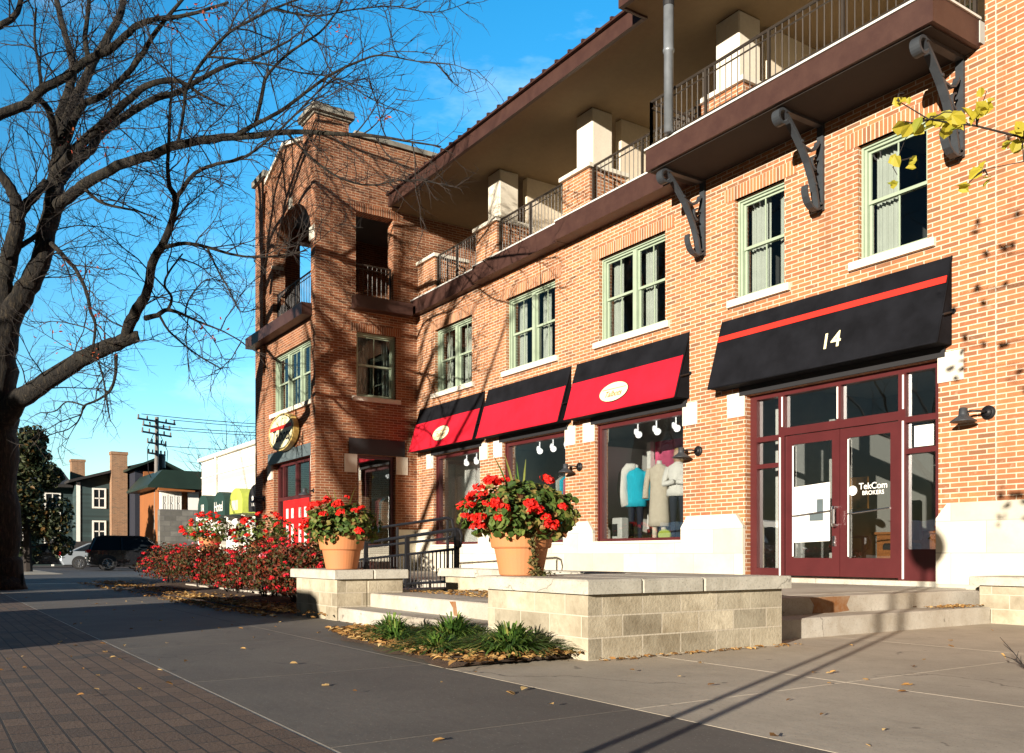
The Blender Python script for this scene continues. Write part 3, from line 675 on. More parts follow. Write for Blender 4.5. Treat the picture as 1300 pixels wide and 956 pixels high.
# brackets below balcony
def ribbon(mb, pts, x0, x1, th):
    """flat bar following pts (y,z), width x0..x1, thickness th"""
    n = len(pts); a = []
    for i in range(n):
        p = Vector(pts[i]); t = (Vector(pts[min(i + 1, n - 1)]) - Vector(pts[max(i - 1, 0)])).normalized(); nn = Vector((-t.y, t.x)) * th / 2
        a.append((p + nn, p - nn))
    vs = []
    for p, q in a: vs += [(x0, p.x, p.y), (x1, p.x, p.y), (x1, q.x, q.y), (x0, q.x, q.y)]
    fs = [(0, 1, 2, 3), tuple(4 * (n - 1) + k for k in (3, 2, 1, 0))]
    for i in range(n - 1):
        for k in range(4): fs.append((4 * i + k, 4 * i + (k + 1) % 4, 4 * i + 4 + (k + 1) % 4, 4 * i + 4 + k))
    mb.add(vs, fs)
def arc(cy, cz, r, a0, a1, n=10): return [(cy + r * math.cos(R(a0 + (a1 - a0) * i / n)), cz + r * math.sin(R(a0 + (a1 - a0) * i / n))) for i in range(n + 1)]
for xc in (-10.62, -8.28, -6.2):
    q = MB(main); w_ = .052
    q.box(xc - w_, xc + w_, -.045, -.002, 5.76, 7.03); q.box(xc - w_, xc + w_, -.86, -.05, 6.975, 7.018)
    sweep = [(-.84, 6.96), (-.74, 6.88), (-.60, 6.74), (-.45, 6.57), (-.33, 6.39), (-.23, 6.19), (-.165, 6.0), (-.13, 5.84), (-.12, 5.77)]
    ribbon(q, sweep, xc - w_, xc + w_, .04)
    ribbon(q, arc(-.90, 6.885, .095, 50, 340, 16), xc - w_ * 1.25, xc + w_ * 1.25, .035)
    ribbon(q, [(-.045, 5.80), (-.10, 5.765), (-.17, 5.75), (-.25, 5.77), (-.32, 5.82), (-.365, 5.90), (-.385, 5.98), (-.375, 6.05)], xc - w_, xc + w_, .028)
    ribbon(q, [(-.57, 6.72), (-.50, 6.64), (-.40, 6.585), (-.29, 6.57), (-.19, 6.60), (-.12, 6.68), (-.10, 6.74)], xc - w_ * .8, xc + w_ * .8, .026)
    ribbon(q, arc(-.15, 6.42, .10, 100, 260, 10), xc - w_ * .8, xc + w_ * .8, .024)
    for yy, zz in ((-.50, 6.64), (-.2, 6.1), (-.09, 5.84)): q.disc((xc + w_, yy, zz), .02, (1, 0, 0), .03, 8)
    q.build('bracket', M['grayiron'], B)

# ------------------------------------------------------------------ tower
tfh = [(-24.25, -21.33, 4.66, 6.22), (-24.17, -21.36, .0, 3.27), (-24.25, -21.34, 7.06, 10.0)]
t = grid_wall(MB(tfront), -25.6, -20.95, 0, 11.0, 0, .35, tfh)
k = 14
top = [(-22.795 + 1.455 * math.cos(math.pi * i / k), 8.78 + 1.17 * math.sin(math.pi * i / k)) for i in range(k + 1)]
t.prism([(-21.34, 8.78)] + top[1:k // 2 + 1] + [(-22.795, 10.0), (-21.34, 10.0)], .001, .349)
t.prism([(-24.25, 8.78), (-24.25, 10.0), (-22.795, 10.0)] + top[k // 2:k], .001, .349)
# gable and corner piers
t.prism([(-24.75, 11.0), (-21.9, 11.0), (-21.9, 11.35), (-23.28, 11.72), (-24.75, 11.2)], .001, .349)
t.box(-21.78, -20.951, -.05, .84, 11.0, 11.66); t.box(-25.65, -24.75, -.05, .9, 11.0, 11.42)
t.box(-25.65, -24.95, -.05, -.001, 0, 11.0)
t.build('tower_wall', M['brick_t'], B)
tr_h = [(9.17, 10.22, 7.25, 9.48), (9.19, 10.29, 4.79, 6.44), (9.22, 10.28, .42, 3.32)]
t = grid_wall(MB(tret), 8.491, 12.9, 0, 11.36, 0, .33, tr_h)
t.box(8.095, 8.49, -.0012, .3, 0, 11.0)
t.build('tower_side_wall', M['brick_t'], B)
t = MB(); grid_wall(MB(), 0, 1, 0, 1, 0, 1, [])
t2 = MB(lambda u, d, z: (-25.6 + d, u, z)); grid_wall(t2, 8.491, 12.9, 0, 11.0, 0, .33, [(9.3, 10.6, 7.06, 9.98)])
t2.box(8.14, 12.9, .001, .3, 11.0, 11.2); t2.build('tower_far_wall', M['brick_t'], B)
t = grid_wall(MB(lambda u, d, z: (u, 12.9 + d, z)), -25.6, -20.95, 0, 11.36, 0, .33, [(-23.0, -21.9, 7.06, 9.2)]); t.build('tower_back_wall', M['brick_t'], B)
t = MB(); t.box(-22.98, -21.92, 12.95, 13.0, 7.07, 9.18); t.build('tower_door', M['green'], B)
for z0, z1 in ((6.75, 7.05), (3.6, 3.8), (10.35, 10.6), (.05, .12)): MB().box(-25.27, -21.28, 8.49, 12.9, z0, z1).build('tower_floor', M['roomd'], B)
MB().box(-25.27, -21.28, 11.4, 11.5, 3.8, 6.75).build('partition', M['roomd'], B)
# coping
c = MB(tfront)
def coping(p, q, th=.10):
    (x0, za), (x1, zb) = p, q
    c.prism([(x0, za), (x1, zb), (x1, zb + th), (x0, za + th)], -.08, .43)
coping((-24.75, 11.2), (-23.28, 11.72)); coping((-23.279, 11.72), (-21.9, 11.35))
c.build('gable_coping', M['stone_p'], B); c = MB(tfront); c.bbox(-25.75, -24.68, -.14, .98, 11.42, 11.60, .02); c.build('pier_coping', M['coping'], B)
c = MB(tfront); c.bbox(-21.88, -20.82, -.16, .96, 11.72, 11.90, .03); c.box(-21.82, -20.90, -.09, .89, 11.661, 11.719); c.build('pier_coping', M['coping'], B)
c = MB(tret); c.bbox(9.12, 12.95, -.07, .4, 11.36, 11.49, .015); c.build('side_coping', M['coping'], B)
# keystone + imposts
MB(tfront).prism([(-22.9, 9.92), (-22.69, 9.92), (-22.64, 10.18), (-22.95, 10.18)], -.03, .05).build('keystone', M['stone_p'], B); MB(tfront).box(-21.36, -21.0, -.047, .1, 8.62, 8.95).build('impost_stone', M['stone_p'], B); MB(tfront).box(-24.33, -24.23, -.02, .3, 8.70, 8.80).build('impost_stone', M['stone_p'], B)
MB(tret).box(9.0, 10.4, -.006, .05, 9.482, 9.70).build('tower_soldier_course', M['brick_ts'], B); MB(tret).box(9.0, 10.45, -.006, .05, 6.442, 6.64).build('tower_soldier_course', M['brick_ts'], B)
# balconettes
q = MB(); q.box(-25.72, -21.15, 7.82, TF - .052, 6.72, 7.02); q.build('balconette', M['metal'], B)
q = MB(); q.box(XR + .001, XR + .32, 9.05, 10.62, 6.97, 7.28); q.build('balconette', M['metal'], B)
railing([(-24.24, 8.28), (-21.35, 8.28)], 7.05, 8.0, mat='iron')
railing([(-21.1, 9.19), (-21.1, 10.2)], 7.26, 8.2, mat='rail')
railing([(-25.4, 9.32), (-25.4, 10.58)], 7.05, 8.0, mat='iron')
window(tfront, -24.25, -21.33, 4.66, 6.22, 3, curtain=False, glass='glass_d'); 
window(tret, 9.19, 10.29, 4.79, 6.44, 1, curtain=True, glass='glass_d')
# tower entrance
c = MB(tfront); c.box(-24.57, -21.2, -.04, .0, 3.272, 3.58); c.build('door_head_panel', M['slate'], B)
c = MB(tret); c.box(8.98, 10.54, -.03, .0, 3.33, 3.73); c.build('door_head_panel', M['black'], B)
for u in (8.86, 10.29): MB(tret).box(u, u + .34, -.02, .06, 2.86, 3.32).build('corner_stone', M['stone_p'], B)
for u in (-24.55, -21.34): MB(tfront).box(u, u + .32, -.053 if u < -24 else -.02, .06, 2.86, 3.26).build('corner_stone', M['stone_p'], B)
f = MB(tfront); r = .12; a, b_ = -24.17, -21.36
f.box(a, a + .1, r, r + .12, .1, 3.27); f.box(b_ - .1, b_, r, r + .12, .1, 3.27); f.box(a + .1, b_ - .1, r, r + .12, 3.18, 3.27); f.box(a + .1, b_ - .1, r, r + .12, 2.24, 2.34)
for x in (-23.75, -22.75, -21.75): f.box(x - .04, x + .04, r + .001, r + .119, .1 if x != -22.75 else 2.34, 3.18)
eo = f.build('tower_entrance_frame', M['maroon'], B)
MB(tfront).box(a + .1, b_ - .1, r + .06, r + .066, .15, 3.2).build('pane', M['glass_d'], eo)
for l, rr in ((-23.71, -22.755), (-22.745, -21.79)):
    d = MB(tfront); dr = -.0
    hs = [(l + .16, l + .40, 1.75, 2.02), (l + .56, l + .80, 1.75, 2.02), (l + .16, l + .40, .55, 1.6), (l + .56, l + .80, .55, 1.6)]
    grid_wall(d, l, rr, .12, 2.24, r - .01, r + .04, hs); do = d.build('red_door', M['reddoor'], B)
    MB(tfront).box(l + .1, rr - .1, r + .012, r + .016, .5, 2.1).build('door_pane', M['ltgrey'], do)  # opaque light grey stands in for the white reflection in the panes
f = MB(tret); a, b_ = 9.22, 10.28
f.box(a, a + .08, r, r + .1, .42, 3.32); f.box(b_ - .08, b_, r, r + .1, .42, 3.32); f.box(a + .08, b_ - .08, r, r + .1, 3.24, 3.32); f.box(a + .08, b_ - .08, r, r + .1, .42, .6)
fo = f.build('side_shop_window', M['maroon'], B); MB(tret).box(a + .07, b_ - .07, r + .05, r + .056, .5, 3.26).build('pane', M['glass'], fo)
sb = MB(tret); sb.prism([(10.281, 0), (10.84, 0), (10.84, 1.43), (10.281, 1.43)], -.05, -.001); sb.build('stone_base', M['stone'], B)
# oval sign over the tower entrance
c0 = Vector((-23.02, TF, 4.02))
def ov(rx, rz, y0, y1, mat, name, par, k=44):
    q = MB(); q.add([(c0.x + rx * math.cos(2 * math.pi * i / k), c0.y - y, c0.z + rz * math.sin(2 * math.pi * i / k)) for y in (y0, y1) for i in range(k)], [tuple(range(k)), tuple(range(k, 2 * k))] + [(i, (i + 1) % k, k + (i + 1) % k, k + i) for i in range(k)])
    return q.build(name, M[mat], par)
so_ = ov(.98, .49, .055, .20, 'gold', 'oval_sign', B); ov(.92, .455, .2005, .203, 'black', 'sign_ring', so_); ov(.885, .43, .2035, .206, 'cream', 'sign_face', so_)
q = MB(); q.add([(c0.x + x, c0.y - .208, c0.z + z) for x, z in ((-.86, .07), (.86, .07), (.80, .17), (-.80, .17))], [(0, 1, 2, 3)]); q.build('sign_stripe', M['stripe'], so_)
q = MB(); put_text(q, 'Talbots', .46, (c0.x, c0.y - .21, c0.z - .10), (1, 0, 0), (0, 0, 1), shear=.3); q.build('sign_lettering', M['black'], so_)

# ------------------------------------------------------------------ terrace: planters, steps, ramp rail (each its own thing)
def walled(name, label, cat, boxes, caps, org, body='block', capm='cap'):
    t_ = thing(name, label, cat, org); q = MB()
    for b in boxes:
        if len(b) == 2: q.prism(b[0], *b[1], 'z')
        else: q.bbox(*b, .012)
    q.build('block_wall', M[body], t_); q = MB()
    for b in caps: q.bbox(*b, .014)
    q.build('cap_stone', M[capm], t_); return t_
walled('planter_wall', 'L-shaped concrete block planter wall with stained cap stones carrying the right geranium pot', 'wall',
       [([(-6.5, 4.07), (-5.12, 4.07), (-5.12, 6.2), (-6.5, 6.2)], (-.01, .488)), (-10.6, -6.501, 5.95, 6.22, .0, .488)],
       [(-6.62, -5.06, 4.01, 4.55, .489, .597), (-6.62, -5.061, 4.553, 5.20, .489, .597), (-6.62, -5.061, 5.208, 6.27, .489, .597), (-10.72, -6.625, 5.89, 6.27, .489, .595)], (-6, 5, 0))
walled('pier_wall', 'short concrete block pier with cap stone carrying the left geranium pot', 'wall',
       [(-11.2, -9.87, 4.07, 4.47, 0, .488), (-10.2, -9.871, 4.471, 4.95, 0, .488)], [(-11.3, -9.81, 4.02, 4.53, .489, .597), (-10.26, -9.811, 4.533, 5.0, .489, .597)], (-10.5, 4.3, 0))
walled('end_wall', 'low concrete block wall with cap stone right of the numbered entrance', 'wall',
       [(-5.55, -1.2, 10.12, 10.82, 0, .43)], [(-5.63, -1.2, 10.05, 10.835, .431, .53)], (-4, 10.4, 0))
st = thing('front_steps', 'pair of wide pale concrete steps with rust stain between the two pots', 'steps', (-8.2, 4.5, 0))
q = MB(); q.bbox(-9.86, -6.5, 4.09, 4.50, -.05, .155, .012); q.build('step', M['step'], st)
q = MB(); q.bbox(-9.86, -6.5, 4.50, 5.94, -.05, .315, .012); q.build('step', M['step'], st)
q = MB(); q.add([(-7.93, 4.4985, .30), (-7.80, 4.4985, .305), (-7.76, 4.4985, .16), (-7.84, 4.4985, .16), (-7.86, 4.4985, .24)], [(0, 1, 2, 3, 4)]); q.build('rust_stain', weathered('rust', (.22, .085, .022), (.30, .22, .14), 5, amt=.9), st)
st = thing('side_steps', 'concrete steps with a rusty patch leading up to the maroon glass doors', 'steps', (-6, 8.4, 0))
q = MB(); q.bbox(-5.75, -5.40, 6.25, 10.10, -.05, .185, .012); q.build('step', M['step'], st)
q = MB(); q.bbox(-6.1, -5.751, 6.9, 10.6, -.05, .355, .012); q.build('step', M['step'], st)
q = MB(); q.add([(-5.7495, 7.42, .19), (-5.7495, 7.60, .187), (-5.7495, 7.82, .187), (-5.7495, 8.02, .2), (-5.7495, 7.97, .26), (-5.7495, 8.03, .35), (-5.7495, 7.7, .352), (-5.7495, 7.38, .35), (-5.7495, 7.45, .27)], [tuple(range(9))]); q.build('rust_stain', bpy.data.materials['rust'], st)
ter = MB(); ter.box(-20.9, -6.101, 6.9, YF - .065, -.05, .36); ter.box(-20.9, -9.861, 5.95, 6.899, -.05, .16); ter.box(-20.9, -9.861, 5.0, 5.949, -.05, .12); ter.box(-9.86, -6.101, 6.24, 6.899, -.05, .34)
ter.box(-11.15, -10.61, 4.955, 6.3, -.05, .316)
struct('terrace', ter, M['step'])
rr_ = thing('ramp_railing', 'black iron ramp railing with vertical bars behind the left pot', 'railing', (-14, 6.4, 0))
q = MB()
def rz(x): return .30 - (-11.0 - x) * .05
for x0, x1, y in ((-17.2, -11.0, 6.36), ):
    for dz, rad in ((.84, .026), (.56, .02), (.1, .02)): q.tube([(x0, y, rz(x0) + dz), (x1, y, rz(x1) + dz)], rad, 8)
    n = 52
    for i in range(n + 1): x = x0 + (x1 - x0) * i / n; q.tube([(x, y, rz(x) + .1), (x, y, rz(x) + .56)], .011, 5, cap=False)
    for x in (-17.2, -15.6, -14.1, -12.55, -11.0): q.box(x - .03, x + .03, y - .03, y + .03, rz(x) - .15, rz(x) + .85)
    q.tube([(-11.0, y, rz(-11) + .84), (-10.9, y, rz(-11) + .82), (-10.85, y, rz(-11) + .74), (-10.9, y, rz(-11) + .6), (-11.0, y, rz(-11) + .56)], .022, 8)
q.build('railing_frame', M['iron'], rr_)
q = MB()
y = 7.4
for dz in (.9, .55): q.tube([(-17.2, y, .35 + dz), (-13.1, y, .5 + dz)], .024, 8)
q.tube([(-13.1, y, 1.4), (-12.95, y, 1.36), (-12.9, y, 1.22), (-12.95, y, 1.08), (-13.1, y, 1.05)], .024, 8)
for x in (-13.1, -15, -17): q.tube([(x, y, .2), (x, y, 1.36 - (-13.1 - x) * .036)], .026, 8)
q.build('wall_rail', M['iron'], rr_)

# ------------------------------------------------------------------ mannequins and interior furniture
def mannequin(label, x, y, z0, face, coat, hem, legs, sleeve=True, head=None, h=1.72, wide=1., group='mannequins in the shop windows'):
    t_ = thing('mannequin', label, 'mannequin', (0, 0, 0), group)
    s = h / 1.72
    q = MB()
    # body: stand, legs, torso, neck
    q.loft([(-.09, 0, .02, .045, .06), (-.09, 0, .10, .045, .05), (-.09, 0, .45, .06, .065), (-.09, 0, .8, .085, .09), (-.075, 0, .9, .1, .1)], 10)
    q.loft([(.09, 0, .02, .045, .06), (.09, 0, .10, .045, .05), (.09, 0, .45, .06, .065), (.09, 0, .8, .085, .09), (.075, 0, .9, .1, .1)], 10)
    body = q.build('trousers', M[legs], t_, smooth=True)
    q = MB(); q.loft([(0, 0, 1.25, .13, .09), (0, 0, 1.42, .13, .08), (0, 0, 1.49, .055, .055), (0, 0, 1.56, .05, .05)], 12)
    if head: q.loft([(0, .0, 1.52, .05, .05), (0, -.02, 1.56, .06, .075), (0, -.015, 1.63, .077, .095), (0, 0, 1.69, .075, .09), (0, 0, 1.74, .04, .05)], 12); q.ball((0, -.105, 1.62), .016, 8)
    q.build('torso', M['skin' if head else 'white'], t_, smooth=True)
    q = MB()
    q.loft([(0, 0, hem, .23 * wide, .16), (0, 0, hem + .12, .22 * wide, .155), (0, 0, 1.0, .185 * wide, .135), (0, 0, 1.15, .175, .13), (0, 0, 1.32, .205, .135), (0, 0, 1.42, .19, .11), (0, 0, 1.475, .09, .07), (0, 0, 1.50, .065, .06)], 18)
    if sleeve:
        for sg in (-1, 1):
            if head: q.tube([(sg * .19, 0, 1.40), (sg * .25, -.02, 1.2), (sg * .24, -.12, 1.08), (sg * .02, -.22, 1.12)], [.06, .058, .05, .045], 10)
            else: q.tube([(sg * .19, 0, 1.41), (sg * .245, .01, 1.2), (sg * .26, -.03, 1.0), (sg * .255, -.07, .84)], [.062, .058, .055, .06], 10)
    q.build('coat', M[coat], t_, smooth=True)
    if head:
        q = MB(); q.loft([(0, .05, 1.42, .08, .04), (0, .05, 1.55, .10, .07), (0, .03, 1.66, .095, .09), (0, .015, 1.74, .07, .08), (0, .01, 1.765, .03, .03)], 12); q.build('hair', M[head], t_, smooth=True)
    q = MB(); q.disc((0, 0, .01), .17, (0, 0, 1), .02, 20); q.build('stand', M['chrome'], t_)
    t_.location = (x, y, z0); t_.rotation_euler = (0, 0, face); t_.scale = (s, s, s)
    return t_
fa_ = R(30)
mannequin('headless mannequin in an aqua coat and dark trousers behind the shop glass', -13.5, 11.95, 1.02, fa_, 'blue', .72, 'navy')
s_ = thing('scarf', 'white knitted scarf draped over the shoulder of the aqua coat', 'scarf', (-13.6, 11.9, 2.3)); q = MB()
q.tube([(-13.62, 11.80, 1.75), (-13.72, 11.78, 2.1), (-13.72, 11.82, 2.4), (-13.6, 11.86, 2.53), (-13.46, 11.9, 2.54)], [.10, .12, .11, .10, .06], 10); q.build('knit', M['wool'], s_, smooth=True)
mannequin('headless mannequin in a long beige white cardigan, behind the glass beside the aqua coat', -12.66, 11.8, 1.02, fa_, 'beige', .30, 'beige', wide=.95)
mannequin('blond mannequin with arms crossed in a white sweater and dark jeans', -12.2, 11.85, 1.02, fa_, 'wool', .86, 'navy', head='hair')
mannequin('headless mannequin in a charcoal dress at the back of the display', -13.2, 12.4, 1.02, fa_, 'slate', .45, 'navy', sleeve=False)
mannequin('headless mannequin in a white jacket and black trousers behind the left window', -18.15, 11.8, 1.02, fa_, 'wool', .85, 'navy')
mannequin('headless mannequin in a white top behind the right pot of geraniums', -14.95, 11.8, 1.05, fa_, 'wool', .85, 'navy')
q = MB(); q.box(-13.65, -12.6, 12.61, 12.65, 1.9, 3.1); tag(q.build('poster', M['poster']), 'large pink poster hanging behind the beige cardigan', 'poster')
M['mustard'] = plain('mustard_cloth', (.42, .26, .04), .9); M['rosec'] = plain('rose_cloth', (.5, .12, .16), .9); M['greyc'] = plain('grey_cloth', (.18, .19, .21), .9)
for rx, ry, lab in ((-16.6, 12.35, 'clothes rack with coloured garments behind the middle shop window'), (-15.6, 12.95, 'clothes rack with coloured garments at the back of the large shop window'), (-19.0, 13.2, 'clothes rack with coloured garments behind the left shop window')):
    rk = thing('clothes_rack', lab, 'clothes rack', (rx, ry, 1.02), 'clothes racks in the shop'); zf = 1.02 if ry < 12.7 else .42
    q = MB()
    for xx in (rx, rx + 2.0): q.tube([(xx, ry, zf), (xx, ry, zf + 1.6)], .018, 8); q.tube([(xx, ry - .25, zf + .02), (xx, ry + .25, zf + .02)], .018, 6)
    q.tube([(rx, ry, zf + 1.6), (rx + 2.0, ry, zf + 1.6)], .018, 8); q.build('rack_frame', M['chrome'], rk)
    for i in range(13):
        xx = rx + .12 + i * .147; L_ = random.uniform(.75, 1.15); q = MB()
        q.loft([(xx, ry, zf + 1.56 - L_, .045, .24), (xx + random.uniform(-.02, .02), ry, zf + 1.2, .04, .2), (xx, ry, zf + 1.45, .05, .2), (xx, ry, zf + 1.54, .03, .08), (xx, ry, zf + 1.57, .012, .02)], 12)
        q.build('garment', M[random.choice(['wool', 'blue', 'beige', 'navy', 'rosec', 'mustard', 'greyc', 'wool', 'curtain'])], rk, smooth=True)
tv = thing('display_box', 'small light grey box with a dark panel in the shop window corner', 'display', (-13.9, 11.7, 1.02)); q = MB(); q.bbox(-13.75, -13.25, 11.35, 11.55, 1.021, 1.5, .02); q.build('case', M['ltgrey'], tv); q = MB(); q.box(-13.64, -13.36, 11.335, 11.349, 1.14, 1.38); q.build('panel', M['black'], tv)
q = MB(); k = 24; q.add([(-12.0 + .16 * math.cos(2 * math.pi * i / k), yy, 1.14 + .1 * math.sin(2 * math.pi * i / k)) for yy in (11.30, 11.33) for i in range(k)], [tuple(range(k)), tuple(range(k, 2 * k))] + [(i, (i + 1) % k, k + (i + 1) % k, k + i) for i in range(k)])
tag(q.build('oval_sign', M['lime']), 'small lime oval card at the foot of the white sweater figure', 'sign')
ds = thing('reception_desk', 'brown wooden desk inside the glass entrance', 'desk', (-7.2, 13, .42)); q = MB(); q.bbox(-8.75, -6.4, 12.9, 13.4, .42, 1.1, .01); q.box(-8.8, -6.35, 12.85, 13.5, 1.101, 1.14); q.build('desk_body', M['wood'], ds)
q = MB()
for x in (-8.3, -7.7, -7.1): q.box(x, x + .5, 12.88, 12.898, .55, 1.0)
q.build('drawer_front', M['wood'], ds)
q = MB(); q.box(-8.95, -8.5, 12.3, 12.34, 1.5, 2.0); tag(q.build('picture_print', M['poster2']), 'amber framed print on the lobby wall behind the right door', 'picture')
ch = thing('office_chair', 'black office chair by the desk inside the entrance', 'chair', (-7.9, 12.3, .42)); q = MB(); q.bbox(-8.12, -7.7, 12.1, 12.5, .85, .95, .03); q.build('seat', M['black'], ch); q = MB(); q.bbox(-8.1, -7.72, 12.48, 12.55, 1.0, 1.6, .03); q.build('backrest', M['black'], ch)
q = MB(); q.tube([(-7.91, 12.3, .44), (-7.91, 12.3, .86)], .03, 8)
for i in range(5): q.tube([(-7.91, 12.3, .5), (-7.91 + .28 * math.cos(i * 1.257), 12.3 + .28 * math.sin(i * 1.257), .45)], .022, 6)
q.build('base', M['black'], ch)
fig = thing('white_lamp', 'small white table lamp on the wooden desk', 'lamp', (-6.75, 13.1, 1.14)); q = MB(); q.lathe([(.08, 0), (.02, .02), (.02, .22)], (-6.75, 13.1, 1.141), 12); q.build('base', M['black'], fig); q = MB(); q.lathe([(.13, .2), (.08, .38), (.075, .38)], (-6.75, 13.1, 1.141), 16); q.build('lamp_shade', M['white'], fig)

# ------------------------------------------------------------------ plants
def leaf(mb, p, n, size, asp=.6, droop=0., up=None):
    """one small pointed leaf of 6 verts lying across normal n"""
    n = n.normalized(); a = n.orthogonal().normalized(); a.rotate(Matrix.Rotation(random.uniform(0, 6.28), 3, n)); b = n.cross(a)
    L_, W = size, size * asp; f_ = size * .12
    P = [p - a * L_ * .5, p - a * L_ * .15 + b * W * .5 + n * f_, p + a * L_ * .25 + b * W * .38 + n * f_, p + a * L_ * .55 - n * f_ * .6, p + a * L_ * .25 - b * W * .38 + n * f_, p - a * L_ * .15 - b * W * .5 + n * f_]
    mb.add([tuple(q) for q in P], [(0, 1, 2, 3), (0, 3, 4, 5)])
def rnd():
    while True:
        v = Vector((random.uniform(-1, 1), random.uniform(-1, 1), random.uniform(-1, 1)))
        if .01 < v.length < 1: return v.normalized()
def umbel(r, n=34, flat=.75):
    q = MB()
    for _ in range(n):
        d = rnd(); d.z = abs(d.z) * .9 + d.z * .1
        p = Vector((d.x * r, d.y * r, d.z * r * flat)) * random.uniform(.75, 1.05); leaf(q, p, (d + rnd() * .5), r * .62, .95)
    return q
UM = []
for i in range(4):
    q = umbel(.066); o = q.build('flower', M['petal']); UM.append(o.data); bpy.data.objects.remove(o)
ROSE = []
for mt in ('rosered', 'rosered', 'pinkpetal'):
    q = umbel(.05, 20, .9); o = q.build('flower', M[mt]); ROSE.append(o.data); bpy.data.objects.remove(o)
def part_inst(name, data, parent, loc, s=1., rot=0):
    o = bpy.data.objects.new(name, data); COL.objects.link(o); o.parent = parent
    o.location = Vector(loc) - ORG[parent.name]; o.scale = (s, s, s); o.rotation_euler = (random.uniform(-.4, .4), random.uniform(-.4, .4), rot); return o
def geranium(label, x, y, z, W, Hh, nf, nl=1000, vine=False, blades=True, flowers=None, cr=.28):
    t_ = thing('flower_pot', label, 'flower pot', (x, y, z), 'terracotta pots of red geraniums')
    q = MB(); q.lathe([(.175, 0), (.19, .01), (.235, .235), (.255, .24), (.262, .25), (.288, .40), (.292, .415), (.28, .42), (.265, .40), (.255, .33), (.2, .32)], (x, y, z), 40); q.build('pot', M['terra'], t_, smooth=False)
    q = MB(); q.disc((x, y, z + .36), .262, (0, 0, 1), .02, 24); q.build('soil', M['mulch'], t_)
    q = MB(); st_ = MB()
    for i in range(nl):
        d = rnd(); rr = random.uniform(.35, 1.) ** .5
        px_, py_, pz_ = d.x * W * rr, d.y * W * rr, z + cr + Hh * .46 + d.z * Hh * .5 * rr
        lump = 1 + .18 * math.sin(5 * math.atan2(d.y, d.x) + x * 3) ; p = Vector((x + px_ * lump, y + py_ * lump, pz_))
        if pz_ < z + .36 and math.hypot(px_, py_) < .27: continue
        leaf(q, p, d + rnd() * .8 + Vector((0, 0, .5)), random.uniform(.045, .085), .95)
    for i in range(40):
        d = rnd(); d.z = abs(d.z) + .2; st_.tube([(x + d.x * .08, y + d.y * .08, z + .35), (x + d.x * W * .5, y + d.y * W * .5, z + .36 + d.z * Hh * .3), (x + d.x * W * .9, y + d.y * W * .9, z + .38 + d.z * Hh * .5)], [.009, .006, .004], 4)
    q.build('foliage', M['gleaf'], t_); st_.build('stems', M['vine'], t_)
    for i in range(nf):
        if flowers and i < len(flowers): p = Vector(flowers[i])
        else:
            d = rnd()
            while d.z < -.55 or (d.y > .25): d = rnd()
            p = Vector((x + d.x * W * 1.08, y + d.y * W * 1.05, z + cr + Hh * .5 + d.z * Hh * .58))
        part_inst('flower', random.choice(UM), t_, p, random.uniform(.6, 1.05), random.uniform(0, 6))
    if blades:
        q = MB()
        for i in range(7):
            a = random.uniform(0, 6.28); Lb = random.uniform(.3, .5); ux, uy = math.cos(a), math.sin(a); pts = [Vector((x + ux * Lb * .75 * s, y + uy * Lb * .75 * s, z + .45 + (Hh * .55 + Lb) * s * (1 - .25 * s))) for s in (0, .35, .7, 1)]
            sd = Vector((-uy, ux, 0)) * .012
            q.add([tuple(p + sd * k_) for p, k_ in zip(pts, (1, 1, .7, .1))] + [tuple(p - sd * k_) for p, k_ in zip(pts, (1, 1, .7, .1))], [(j, j + 1, j + 5, j + 4) for j in range(3)])
        q.build('spike_leaf', M['grass'], t_)
    if vine:
        q = MB(); vx, vy = x + .24, y - .06
        path = [Vector((x + .20, y - .12, z + .55)), Vector((x + .285, y - .085, z + .40)), Vector((x + .262, y - .06, z + .24)), Vector((x + .245, y - .03, z + .09)), Vector((x + .27, y - .01, z + .0))]
        for i in range(4):
            for j in range(85):
                s = random.random(); p = path[i].lerp(path[i + 1], s) + rnd() * random.uniform(0, .04 + .012 * i); leaf(q, p, rnd() + Vector((.3, -.8, 0)), random.uniform(.018, .034), .9)
        for j in range(70): leaf(q, Vector((vx + .06, vy + .07, z + .015)) + Vector((random.gauss(0, .08), random.gauss(0, .04), random.uniform(0, .03))), Vector((0, 0, 1)) + rnd() * .4, random.uniform(.02, .035), .9)
        q.build('trailing_vine', M['vine'], t_)
    return t_
geranium('large terracotta pot of red geraniums with trailing vine on the planter wall corner', -6.42, 4.36, .597, .485, .56, 32, 2200, vine=True)
geranium('terracotta pot of red geraniums on the short block pier left of the steps', -10.25, 4.30, .597, .45, .56, 24, 1300)
tall = []
for lab, x, y, z in (('far terracotta pot of red geraniums behind the leftmost rose bush', -23.0, 6.1, .80), ('geranium pot mostly hidden behind the rose bushes near the red doors', -18.4, 6.0, .62)):
    geranium(lab, x, y, z, .66, .70, 40, 700, blades=False)
    walled('pier_wall', 'block pier under the far geranium pot beside the leftmost rose bush' if x < -20 else 'block pier under the hidden geranium pot near the red doors', 'wall', [(x - .4, x + .4, y - .4, y + .4, 0, z - .11)], [(x - .46, x + .46, y - .46, y + .46, z - .109, z - .001)], (x, y, 0))

